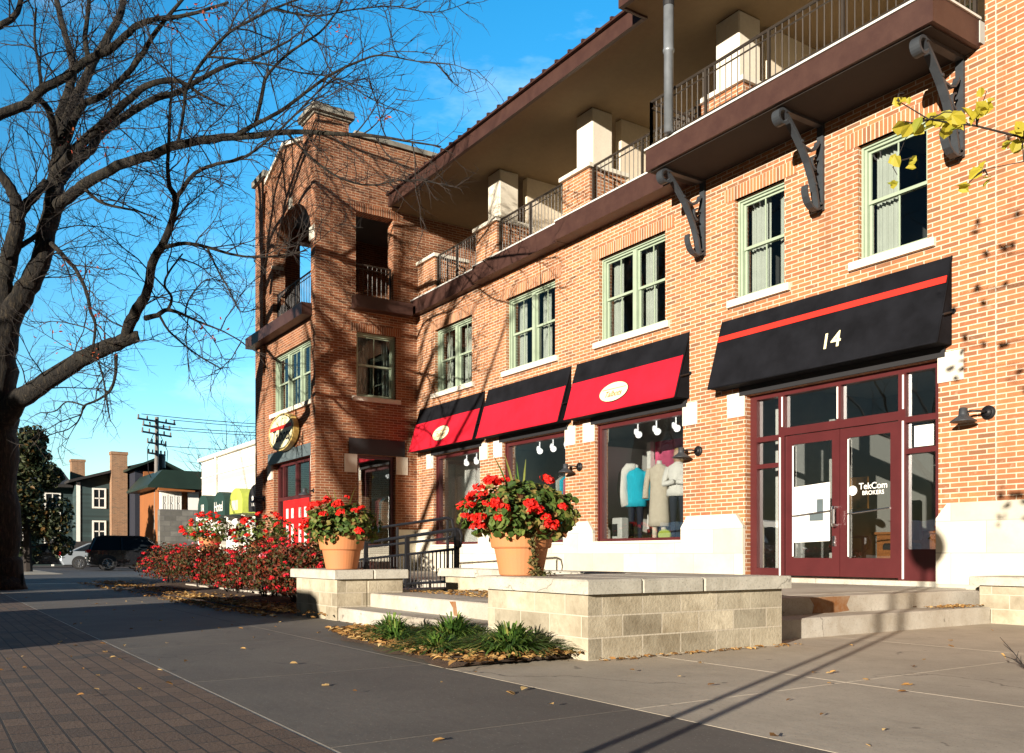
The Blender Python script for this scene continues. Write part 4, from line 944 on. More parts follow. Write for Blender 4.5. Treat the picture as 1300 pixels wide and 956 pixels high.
def rose_bush(label, x, y, rx, ry, h, nl, nf, seed):
    random.seed(seed)
    t_ = thing('rose_bush', label, 'bush', (x, y, .05), 'rose bushes along the mulch bed')
    q = MB()
    for i in range(9):
        a = random.uniform(0, 6.28); k_ = random.uniform(.3, .85)
        q.tube([(x + .12 * math.cos(a), y + .12 * math.sin(a), .03), (x + rx * k_ * .5 * math.cos(a), y + ry * k_ * .5 * math.sin(a), h * .4), (x + rx * k_ * math.cos(a), y + ry * k_ * math.sin(a), h * .85)], [.018, .012, .006], 5)
    q.build('stems', M['twig'], t_)
    q = MB(); lob = [(rnd(), random.uniform(.15, .35)) for _ in range(14)]
    for i in range(nl):
        d = rnd(); rr = random.uniform(.25, 1.) ** .45; b_ = 1.
        for l, s in lob:
            k_ = d.dot(l)
            if k_ > .8: b_ += s * (k_ - .8) * 4
        p = Vector((x + d.x * rx * rr * b_, y + d.y * ry * rr * b_, .12 + h * .53 + d.z * h * .47 * rr * b_))
        if p.z < .16: continue
        leaf(q, p, d + rnd() * .9, random.uniform(.04, .075), .6)
    q.build('foliage', M['rleaf'], t_)
    for i in range(nf):
        d = rnd()
        while d.y > .3: d = rnd()
        p = (x + d.x * rx * 1.05, y + d.y * ry * 1.05, .12 + h * .53 + d.z * h * .5)
        part_inst('flower', random.choice(ROSE[:2] if random.random() < .98 else ROSE[2:]), t_, p, random.uniform(.5, 1.05), random.uniform(0, 6))
rose_bush('rose bush with dark red leaves nearest the left pot pier', -12.95, 4.78, .74, .58, .84, 3600, 36, 1)
rose_bush('second rose bush from the left pot, dense with small red blooms', -14.5, 4.85, .95, .62, .90, 3600, 40, 2)
rose_bush('rose bush in the middle of the row, below the hidden pot', -17.0, 4.95, 1.0, .65, .72, 3000, 40, 3)
rose_bush('rose bush left of the middle one, in front of the far pot', -19.8, 5.1, 1.2, .7, .90, 3000, 40, 4)
rose_bush('leftmost rose bush at the end of the bed beside the parked cars', -22.6, 5.1, 1.2, .7, .92, 3000, 44, 5)
random.seed(11)
def tuft(label, x, y, rad, h, n):
    t_ = thing('grass_tuft', label, 'plant', (x, y, .03), 'lily turf tufts in the small bed'); q = MB()
    for i in range(n):
        a = random.uniform(0, 6.28); k_ = random.uniform(.15, 1); bx, by = x + math.cos(a) * rad * .35 * k_, y + math.sin(a) * rad * .35 * k_
        Lx = rad * k_; hh = h * random.uniform(.55, 1.05) * (1.15 - .5 * k_); a += random.uniform(-.5, .5); ux, uy = math.cos(a), math.sin(a); pts = []
        for s in (0, .3, .6, .85, 1): pts.append(Vector((bx + ux * Lx * s, by + uy * Lx * s, .03 + hh * (1.9 * s - 1.35 * s * s * (.6 + .6 * k_)))))
        sd = Vector((-uy, ux, 0)) * random.uniform(.006, .010)
        q.add([tuple(p + sd * m_) for p, m_ in zip(pts, (1, 1, .9, .6, .1))] + [tuple(p - sd * m_) for p, m_ in zip(pts, (1, 1, .9, .6, .1))], [(j, j + 1, j + 6, j + 5) for j in range(4)])
    q.build('blades', M['grass'], t_)
tuft('largest grass tuft, against the planter wall corner', -5.62, 3.72, .46, .25, 620)
tuft('grass tuft in front of the steps with one orange leaf in it', -6.65, 3.80, .44, .25, 540)
tuft('low grass tuft at the front edge of the small bed', -6.1, 3.36, .42, .15, 460)
tuft('small grass tuft second from the left in the bed', -6.95, 3.42, .25, .2, 220)
tuft('leftmost grass tuft at the end of the bed', -7.45, 3.62, .33, .23, 280)

def litter(name, label, spots, zf, size=(.04, .09)):
    q = MB()
    for x, y in spots: leaf(q, Vector((x, y, zf(x, y) + random.uniform(.004, .02))), Vector((random.gauss(0, .16), random.gauss(0, .16), 1)), random.uniform(*size), random.uniform(.5, .9))
    return tag(q.build(name, M['dryleaf']), label, 'leaves', kind='stuff')
sp = []
for _ in range(1500):
    u = random.random(); sp.append((-8.35 + 3.2 * u, random.uniform(2.98 + .35 * (1 - u) ** 2, 4.05)))
litter('leaf_litter', 'yellow-brown fallen leaves packed round the grass tufts', sp, lambda x, y: .045)
sp = [(-26 + 14.8 * random.random(), random.gauss(3.9, .35)) for _ in range(1300)] + [(random.gauss(-12.3, .9), random.gauss(3.85, .2)) for _ in range(700)] + [(random.gauss(-14.6, .8), random.gauss(3.75, .15)) for _ in range(700)]
litter('mulch_leaf_litter', 'dry leaves scattered over the mulch under the rose bushes', [s for s in sp if 3.3 < s[1] < 4.9], lambda x, y: .02 if y < 3.7 else .06)
sp = [(random.uniform(-9.8, -6.6), random.uniform(5.0, 5.9)) for _ in range(900)]
litter('terrace_leaf_litter', 'brown leaf crumbs lying on the upper landing below the railing', sp, lambda x, y: .316, (.025, .06))
sp = [(-5.07 + abs(random.gauss(0, .035)), random.uniform(4.1, 6.3)) for _ in range(90)] + [(random.gauss(-5.58, .06), random.gauss(9.65, .22)) for _ in range(140)] + [(random.uniform(-20, -2), random.uniform(1.4, 4)) for _ in range(70)] + [(random.uniform(-9, -5), random.uniform(.3, 1.35)) for _ in range(26)] + [(random.uniform(-5, -2.5), random.uniform(3, 10)) for _ in range(25)] + [(random.gauss(-8.8, .4), 4.04 - abs(random.gauss(0, .05))) for _ in range(30)]
litter('pavement_leaf_litter', 'scattered single fallen leaves on the pavement and steps', sp, lambda x, y: .19 if -5.76 < x < -5.4 and y > 6.25 else .0, (.025, .06))
# dry weed, bottom right
WX, WY = -3.02, 6.12
wd = thing('dry_weed', 'dry brown weed with curled leaves at the edge of the pavement, bottom right', 'plant', (WX, WY, 0)); q = MB(); random.seed(3); g = MB()
for i in range(11):
    a = random.uniform(0, 6.28); L_ = random.uniform(.10, .26); p1 = Vector((WX + math.cos(a) * L_ * .5, WY + math.sin(a) * L_ * .5, L_ * .45)); p2 = Vector((WX + math.cos(a) * L_, WY + math.sin(a) * L_, L_ * random.uniform(.4, .9)))
    q.tube([(WX, WY, 0), p1, p2], [.005, .004, .002], 4); q.tube([p1, p1 + Vector((random.uniform(-.06, .06), random.uniform(-.06, .06), .06))], [.003, .0015], 4)
    if i % 3 == 0: leaf(g, p2, rnd(), .05, .6)
q.build('stems', M['twig'], wd); g.build('leaves', M['dryleaf'], wd)

# ------------------------------------------------------------------ trees
def wander(p, d, L_, n, jit, grav=0.):
    pts = [p.copy()]; d = d.normalized()
    for i in range(n):
        d = (d + rnd() * jit + Vector((0, 0, grav))).normalized(); p = p + d * (L_ / n); pts.append(p.copy())
    return pts
def twigs(mb, pts, r0, level, cfg):
    """spawn side branches from a polyline"""
    Ls = [0]
    for a, b in zip(pts, pts[1:]): Ls.append(Ls[-1] + (b - a).length)
    tot = Ls[-1]; gap, lmin, lmax, ang, jit, grav, start = cfg[level]
    s = tot * start + random.uniform(0, gap)
    while s < tot:
        i = max(j for j in range(len(Ls)) if Ls[j] <= s); i = min(i, len(pts) - 2)
        t_ = (s - Ls[i]) / max(1e-6, Ls[i + 1] - Ls[i]); p = pts[i].lerp(pts[i + 1], t_); d = (pts[i + 1] - pts[i]).normalized()
        side = (rnd() - d * rnd().dot(d)); side.normalize()
        nd = d * math.cos(ang) + side * math.sin(ang) + Vector((0, 0, .12))
        L_ = random.uniform(lmin, lmax) * (1.1 - .45 * s / tot)
        n = 6 if level == 0 else 4 if level == 1 else 3
        q = wander(p, nd, L_, n, jit, grav)
        rr = [(.017, .0082, .0046)[level], ] ; r_a = min(rr[0], r0 * .7)
        mb.tube(q, [r_a * (1 - .75 * k / n) for k in range(n + 1)], (5, 4, 3)[level], cap=False)
        if level < 2: twigs(mb, q, r_a, level + 1, cfg)
        s += gap * random.uniform(.6, 1.4)
CFG = [(.31, .9, 2.4, R(48), .26, -.01, .12), (.19, .45, 1.0, R(46), .30, -.02, .12), (.14, .18, .5, R(45), .35, -.01, .12)]
random.seed(21)
TS = 1.15
TB = at(-8, 748.3, 17.3 * TS); TB.z = 0
tree = thing('street_tree', 'large bare tree with dark ridged trunk and sawn-off lower limb, on the paver strip', 'tree', TB)
tk = MB()
def limb(px, mb=None, n=10):
    """px: list of (x,y,t,radius_px) ; returns smooth world polyline"""
    P = [at(x, y, t * TS) for x, y, t, r in px]; Rr = [r * (.86 if x > -5 else .9) * t * TS / F for x, y, t, r in px]; out, rad = [], []
    for i in range(len(P) - 1):
        p0, p1, p2, p3 = P[max(i - 1, 0)], P[i], P[i + 1], P[min(i + 2, len(P) - 1)]
        for k in range(4):
            s = k / 4; out.append(.5 * ((2 * p1) + (p2 - p0) * s + (2 * p0 - 5 * p1 + 4 * p2 - p3) * s * s + (3 * p1 - p0 - 3 * p2 + p3) * s ** 3) + rnd() * Rr[i] * .12); rad.append(Rr[i] * (1 - s) + Rr[i + 1] * s)
    out.append(P[-1]); rad.append(Rr[-1]); return out, rad
TR = [(-8, 755, 17.3, 48), (-8, 740, 17.3, 38), (-8, 690, 17.3, 33), (-9, 600, 17.3, 31), (-10, 530, 17.3, 32), (-6, 470, 17.3, 29), (4, 425, 17.3, 21)]
pts, rad = limb(TR); tk.tube(pts, rad, 20); tk.build('trunk', M['bark'], tree, smooth=True)
LIMBS = [
 [(-4, 450, 17.3, 22), (12, 400, 17.3, 18), (33, 368, 17.3, 15), (50, 335, 17.3, 13.5), (60, 293, 17.4, 13), (70, 250, 17.5, 12.5), (72, 215, 17.6, 11.5), (78, 185, 17.6, 9.5), (76, 150, 17.7, 7.5), (88, 113, 17.9, 6.5), (93, 83, 18, 5.5), (83, 45, 18.2, 4.5), (72, 0, 18.5, 4), (66, -50, 18.8, 3)],
 [(80, 190, 17.6, 6.5), (95, 150, 17.4, 5.5), (108, 131, 17.2, 5), (132, 120, 17, 4.8), (160, 95, 16.8, 4.2), (180, 70, 16.6, 3.8), (195, 45, 16.4, 3.4), (214, 20, 16.2, 2.8), (240, -10, 16, 2)],
 [(78, 170, 17.6, 7), (90, 138, 17.8, 7), (108, 100, 18, 6.5), (122, 73, 18.2, 6), (137, 48, 18.3, 5.5), (151, 22, 18.5, 5), (160, -10, 18.7, 4)],
 [(72, 195, 17.6, 6), (62, 140, 17, 5), (40, 120, 16.4, 4)],
 [(-30, 160, 15.8, 8), (0, 145, 16, 7.5), (33, 133, 16.2, 7), (55, 113, 16.3, 6.5), (83, 98, 16.4, 6.2), (108, 78, 16.5, 6), (140, 62, 16.5, 5.5), (160, 45, 16.4, 5), (175, 32, 16.3, 4.5), (200, 24, 16.2, 3.5), (238, 19, 16, 2.6), (290, 3, 15.8, 1.8)],
 [(70, 222, 17.5, 9), (85, 202, 17.3, 7.5), (100, 186, 17.1, 7), (135, 153, 16.9, 6.2), (160, 130, 16.7, 5.4), (185, 110, 16.5, 4.6), (215, 101, 16.3, 3.8), (238, 108, 16.2, 3), (255, 120, 16.1, 2), (285, 135, 16, 1.2)],
 [(76, 228, 17.5, 8.5), (100, 202, 17.8, 7), (115, 190, 17.9, 6.5), (130, 168, 18, 6), (160, 147, 18.2, 5.4), (193, 127, 18.4, 4.8), (226, 117, 18.5, 4.2), (250, 103, 18.6, 3.6), (288, 83, 18.8, 2.8), (325, 73, 19, 2.2), (370, 50, 19, 1.4)],
 [(68, 268, 17.4, 10), (80, 256, 17.2, 8.5), (100, 240, 17, 8), (120, 226, 16.7, 7.5), (160, 206, 16.3, 7), (196, 196, 16, 6.5), (218, 186, 15.8, 6.3), (271, 176, 15.3, 5.5), (324, 172, 14.8, 4.6), (375, 167, 14.3, 3.6), (425, 170, 13.9, 3), (470, 172, 13.5, 2.3), (515, 179, 13.2, 1.6), (560, 186, 13, .9)],
 [(-4, 535, 17.2, 22), (20, 511, 17, 15), (50, 490, 16.7, 13.5), (85, 468, 16.4, 12.5), (120, 447, 16.2, 11.5), (150, 436, 16, 10.5), (166, 429, 15.9, 9), (176, 427, 15.9, 8)],
 [(158, 431, 15.9, 7), (165, 411, 15.8, 8.5), (175, 392, 15.7, 8), (187, 370, 15.6, 6.5), (193, 335, 15.5, 6.4), (207, 310, 15.4, 5.6), (218, 282, 15.3, 4.8), (223, 252, 15.2, 4.8), (215, 236, 15.1, 3.4), (213, 213, 15.1, 2.8), (214, 185, 15, 2.6), (216, 140, 15, 2.2), (219, 110, 15, 1.5)],
 [(222, 254, 15.2, 3.4), (231, 242, 15, 3.2), (240, 228, 14.9, 3), (252, 217, 14.8, 2.8), (276, 208, 14.5, 2.4), (301, 203, 14.2, 2.1), (325, 190, 14, 1.8), (360, 160, 13.7, 1.5), (400, 120, 13.5, 1.2), (445, 80, 13.3, .9)],
 [(208, 314, 15.4, 3.2), (236, 309, 15.2, 2.8), (263, 314, 14.9, 2.4), (300, 324, 14.6, 1.8), (340, 326, 14.2, 1.2), (390, 318, 13.9, .8)],
 [(184, 404, 15.7, 4.2), (200, 400, 15.6, 3.6), (213, 393, 15.5, 3), (236, 401, 15.3, 2), (256, 410, 15.2, 1.6), (284, 421, 15, 1.1), (310, 436, 14.9, .7)],
 [(213, 393, 15.5, 2.4), (218, 378, 15.4, 2), (209, 362, 15.4, 1.7), (215, 345, 15.3, 1.5), (232, 322, 15.2, 1.1)],
 [(203, 401, 15.6, 2), (212, 417, 15.6, 1.7), (226, 431, 15.5, 1.4), (250, 450, 15.4, 1.1), (280, 468, 15.3, .7)],
 [(8, 400, 17.3, 15), (4, 365, 17.2, 13), (12, 330, 17, 12), (20, 296, 16.8, 11), (22, 272, 16.7, 10), (16, 245, 16.6, 8), (0, 222, 16.5, 7), (-25, 190, 16.4, 6)],
 [(20, 285, 16.8, 8), (32, 262, 16.9, 7), (48, 245, 17.1, 6), (58, 230, 17.3, 5)],
 [(26, 312, 16.9, 4), (45, 300, 17.2, 3.4), (60, 285, 17.5, 3)],
 [(62, 305, 17.3, 4), (85, 330, 16.8, 3.2), (98, 345, 16.5, 2.8), (110, 372, 16.2, 2.6), (115, 395, 16, 2.3), (121, 412, 16, 2), (118, 442, 15.9, 1.8)],
 [(147, 450, 15.9, 3), (147, 470, 15.9, 2.4), (141, 494, 15.8, 2), (125, 507, 15.8, 1.7), (107, 515, 15.7, 1.6), (104, 524, 15.7, 1.3), (98, 536, 15.7, 1.), (85, 546, 15.6, .7)],
 [(107, 515, 15.7, 1.3), (85, 510, 15.8, 1.1), (70, 522, 15.8, .9), (50, 524, 15.8, .6)],
 [(125, 460, 16.1, 1.6), (131, 480, 15.9, 1.4), (135, 505, 15.8, 1.1), (140, 535, 15.7, .7)],
 [(108, 240, 16.9, 3), (125, 255, 16.6, 2.4), (145, 262, 16.3, 2), (175, 268, 16, 1.4), (205, 280, 15.8, .8)],
 [(-20, 40, 15, 5), (5, 30, 15.1, 4.5), (22, 15, 15.2, 4), (30, -20, 15.3, 3)],
 [(52, 112, 16.3, 3), (50, 85, 16.4, 2.4), (44, 50, 16.5, 1.8), (46, 10, 16.6, 1.4)],
 [(112, 75, 16.5, 4), (108, 45, 16.6, 3.6), (112, 15, 16.8, 3), (115, -25, 17, 2.4)],
 [(300, 172, 15, 3.6), (320, 160, 14.6, 3.2), (340, 150, 14.4, 2.8), (365, 135, 14.2, 2.6), (395, 112, 14, 2.2), (425, 92, 13.8, 2), (455, 78, 13.6, 1.6), (485, 70, 13.4, 1.2), (530, 78, 13.2, .8), (575, 82, 13.1, .5)],
 [(325, 155, 14.6, 3), (332, 125, 14.6, 2.6), (340, 95, 14.6, 2.2), (370, 65, 14.5, 1.9), (405, 42, 14.4, 1.5), (425, 18, 14.3, 1.2), (440, -10, 14.2, .9)],
 [(225, 185, 15.8, 2.6), (232, 150, 15.7, 2.2), (238, 110, 15.6, 2.4), (262, 72, 15.4, 2.4), (290, 42, 15.2, 2.2), (320, 25, 15, 2), (345, 12, 14.9, 1.8), (390, -5, 14.8, 1.2)],
 [(262, 72, 15.4, 1.8), (300, 75, 15.3, 1.5), (340, 82, 15.1, 1.3), (380, 92, 14.9, 1.1), (430, 100, 14.7, .9), (470, 125, 14.5, .7), (510, 142, 14.3, .5)],
 [(345, 12, 14.9, 1.4), (400, 20, 14.7, 1.2), (450, 12, 14.5, 1), (500, 8, 14.3, .8), (550, 16, 14.1, .6), (595, 3, 14, .4)],
 [(365, 170, 14.4, 2), (395, 200, 14.1, 1.8), (430, 225, 13.8, 1.5), (470, 235, 13.5, 1.1), (520, 228, 13.2, .8), (580, 238, 12.9, .6)],
 [(235, 400, 15.3, 1.4), (240, 380, 15.2, 1.1), (262, 355, 15, .9), (290, 360, 14.8, .6)],
 [(263, 314, 14.9, 1.7), (275, 340, 14.7, 1.4), (292, 370, 14.5, 1.1), (305, 395, 14.4, .8), (325, 392, 14.3, .5)],
]
lb = MB(); tw = MB(); POLY = []
for i, px in enumerate(LIMBS):
    pts, rad = limb(px); thick = rad[0] > .045
    lb.tube(pts, rad, 12 if thick else 7)
    twigs(tw, pts, rad[-1] + .01, 0 if rad[0] > .03 else 1, CFG)
    if rad[0] <= .03 : twigs(tw, pts, rad[-1] + .01, 1, CFG)
    POLY.append((pts, rad))
lb.build('limbs', M['bark'], tree, smooth=True)
tw.build('twigs', M['twig'], tree)
rl = MB()
for c in ((120, 400, 16), (105, 350, 16.5), (130, 440, 15.9), (70, 420, 16), (145, 185, 16.5), (105, 180, 17), (440, 40, 14.4), (480, 145, 14), (225, 30, 16), (262, 20, 15.6), (265, 420, 15.2)):
    for _ in range(16): leaf(rl, at(c[0] + random.gauss(0, 13), c[1] + random.gauss(0, 12), c[2] * TS + random.gauss(0, .3)), rnd(), random.uniform(.05, .1), .45)
rl.build('leaves', M['redbud'], tree)

def bare_tree(label, base, h, r, seed, spread=.5, name='bare_tree', group=None, cfg=None, n1=14):
    random.seed(seed); b = Vector(base); t_ = thing(name, label, 'tree', base, group)
    tr_ = wander(b, Vector((0, 0, 1)), h * .72, 8, .07, .05); q = MB(); q.tube(tr_, [r * (1 - .8 * i / 8) for i in range(9)], 9); q.build('trunk', M['bark'], t_, smooth=True)
    q = MB(); cf = cfg or [(.55, .8, 2.0, R(42), .22, .02, .2), (.4, .4, 1.0, R(40), .25, .0, .2), (.5, .3, .5, R(40), .3, 0, .3)]
    for i in range(n1):
        k = random.uniform(2.2, 7.9); j = int(k); p = tr_[j].lerp(tr_[j + 1], k - j); a = i * 2.4 + random.uniform(-.4, .4)
        d = Vector((math.cos(a) * spread, math.sin(a) * spread, random.uniform(.5, 1.))); L_ = h * random.uniform(.28, .5)
        br = wander(p, d, L_, 7, .16, .03); r1 = r * .38 * (1.1 - k / 9); q.tube(br, [r1 * (1 - .85 * s / 7) for s in range(8)], 6); twigs(q, br, r1 * .5, 0, cf)
    q.build('crown', M['twig'], t_); return t_
bare_tree('bare tree seen above the white clapboard shop roof, right of the pole', (-55.5, 15.8, -.15), 10.2, .2, 5, .6)
bare_tree('second bare tree behind the white shop, against the brick tower', (-51.5, 15.6, -.15), 10.4, .2, 6, .6)
bare_tree('thin bare tree behind the orange building', (-64, 17.3, -.15), 9, .18, 8, .6)
# trees across the street that throw their shade on the tower (outside the picture)
C2 = [(.7, .8, 2.2, R(45), .22, .0, .15), (.45, .4, 1.0, R(42), .25, -.01, .15), (.6, .3, .5, R(40), .3, 0, .3)]
bare_tree('tall bare street tree across the road, its shade falling on the tower', (-12.4, -8.9, -.15), 17, .50, 31, .6, cfg=C2, n1=26)
bare_tree('bare street tree across the road, further left', (-19.5, -10.6, -.15), 15, .34, 33, .6, cfg=C2, n1=16)

def leafy(label, base, h, w, n, seed, mat='autleaf', ls=(.14, .30), name='leafy_tree', lo=.12):
    random.seed(seed); b = Vector(base); t_ = thing(name, label, 'tree', base)
    tr_ = wander(b, Vector((0, 0, 1)), h * .85, 7, .05, .05); q = MB(); q.tube(tr_, [.22 * (1 - .85 * i / 7) for i in range(8)], 8)
    cl = []
    for i in range(46):
        k = random.uniform(1, 6.9); j = int(k); p = tr_[j].lerp(tr_[j + 1], k - j); a = random.uniform(0, 6.28); rad = w * (1 - (k / 7.6) ** 1.6) * random.uniform(.45, 1) + .2
        e = p + Vector((math.cos(a) * rad, math.sin(a) * rad, random.uniform(0, .6))); q.tube([p, p.lerp(e, .5) + Vector((0, 0, .1)), e], [.05, .035, .015], 5); cl.append((e, random.uniform(.45, 1.) * (.5 + .5 * rad / w)))
    q.build('trunk', M['twig'], t_); q = MB()
    for e, s in cl:
        for _ in range(n // len(cl)):
            d = rnd(); leaf(q, e + d * s * random.uniform(.3, 1) ** .6 * Vector((1, 1, .75)).length / 1.6, d + rnd(), random.uniform(*ls), .6)
    q.build('crown', M[mat], t_)
leafy('dark leafy tree with a few autumn leaves left of the teal house', (-47.4, 4.2, -.15), 7.4, 1.75, 9000, 41)
leafy('low dark leafy tree in front of the teal house, beside the big trunk', (-60.5, 3.9, -.15), 6.5, 2.6, 7000, 42)

leafy('unseen columnar evergreen added across the road to shade the big trunk', (-17.3, -12, -.15), 10.5, 1.7, 14000, 43, name='shade_evergreen', ls=(.16, .34))  # out-of-view evergreen, added and sized to keep the big trunk dark
# yellow-leaved young tree just right of the picture, one branch reaching in
random.seed(17)
yt = thing('young_tree', 'young tree with sparse yellow leaves, one branch hanging in from the upper right', 'tree', (-.9, 6.1, 0))
q = MB(); q.tube([(-.9, 6.1, 0), (-.92, 6.05, 1.4), (-.98, 6.0, 3), (-1.1, 5.9, 4.6), (-1.2, 5.8, 6)], [.09, .075, .06, .04, .02], 10); q.build('trunk', M['bark'], yt, smooth=True)
q = MB(); g = MB()
def ybranch(P, r, leaves):
    q.tube(P, [r * (1 - .7 * i / (len(P) - 1)) for i in range(len(P))], 6)
    for p, s in leaves:
        best = min((pp for pp in P), key=lambda c: (c - p).length); q.tube([best, best.lerp(p, .5) + rnd() * .02, p], [.004, .003, .002], 4)
        for k_ in range(3 if s > .05 else 2):
            leaf(g, p + rnd() * .03 + Vector((0, 0, -.02)), Vector((.45, -.8, .15)) + rnd() * .8, s * random.uniform(1.05, 1.5), .85)
T4 = 4.2
ybranch([Vector((-1.0, 5.98, 3.1)), at(1420, 175, 4.3), at(1300, 175, T4), at(1240, 160, T4), at(1180, 152, T4), at(1140, 128, T4)], .0075,
        [(at(x, y, T4 + random.uniform(-.15, .15)), s) for x, y, s in ((1138, 128, .035), (1148, 118, .03), (1148, 154, .06), (1160, 160, .055), (1190, 147, .06), (1203, 152, .06), (1215, 148, .055), (1222, 143, .06), (1237, 146, .05), (1250, 138, .06), (1275, 172, .045), (1292, 162, .05), (1297, 180, .05), (1253, 115, .035))])
ybranch([Vector((-1.0, 5.98, 3.0)), at(1380, 215, 4.3), at(1300, 205, T4), at(1250, 215, T4)], .0045, [(at(x, y, T4 + random.uniform(-.1, .1)), s) for x, y, s in ((1245, 212, .05), (1228, 234, .05), (1250, 222, .04), (1295, 172, .05))])
ybranch([at(1180, 152, T4), at(1150, 175, T4), at(1138, 205, T4)], .003, [(at(1137, 203, T4), .045), (at(1139, 222, T4), .045), (at(1158, 199, T4), .04)])
for i in range(9):
    e = Vector((-2.9 + random.uniform(-.7, .5), 4.6 + random.uniform(-.5, .5), random.uniform(4.1, 7.))); s0 = Vector((-1.05, 5.95, max(3.2, e.z - 1)))
    if i < 3: e = Vector((-2.75 + .25 * i, 4.55, 4.15 + .2 * i))
    P = [s0, s0.lerp(e, .4) + Vector((0, 0, .2)), s0.lerp(e, .75) + Vector((0, 0, .12)), e]; ybranch(P, .012, [(P[2].lerp(e, random.random()) + rnd() * .14, .06) for _ in range(4)])
for i in range(11):
    e = Vector((-2.0 + random.uniform(-.5, .7), 5.1 + random.uniform(-.6, .6), random.uniform(6.0, 9.4))); s0 = Vector((-1.18, 5.82, max(5.4, min(6, e.z - 1)))); P = [s0, s0.lerp(e, .4) + Vector((0, 0, .2)), s0.lerp(e, .75) + Vector((0, 0, .12)), e]; ybranch(P, .016, [(P[2].lerp(e, random.random()) + rnd() * .16, .08) for _ in range(4)])
q.build('limbs', M['twig'], yt); g.build('leaves', M['yleaf'], yt)

# ------------------------------------------------------------------ sign post whose shadow crosses the steps
sg = thing('street_sign', 'round street sign on twin steel posts beside the road, behind the viewer', 'sign', (-1.43, -.52, 0)); q = MB()
for o in (-.08, .08): q.tube([(-1.43 + o * .91, -.52 + o * .415, 0), (-1.43 + o * .91, -.52 + o * .415, 3.4)], .026, 8)
q.build('post', M['pipe'], sg); q = MB(); q.disc((-1.43, -.57, 3.15), .27, (0, 1, 0), .02, 28); q.build('sign_plate', M['ltgrey'], sg)

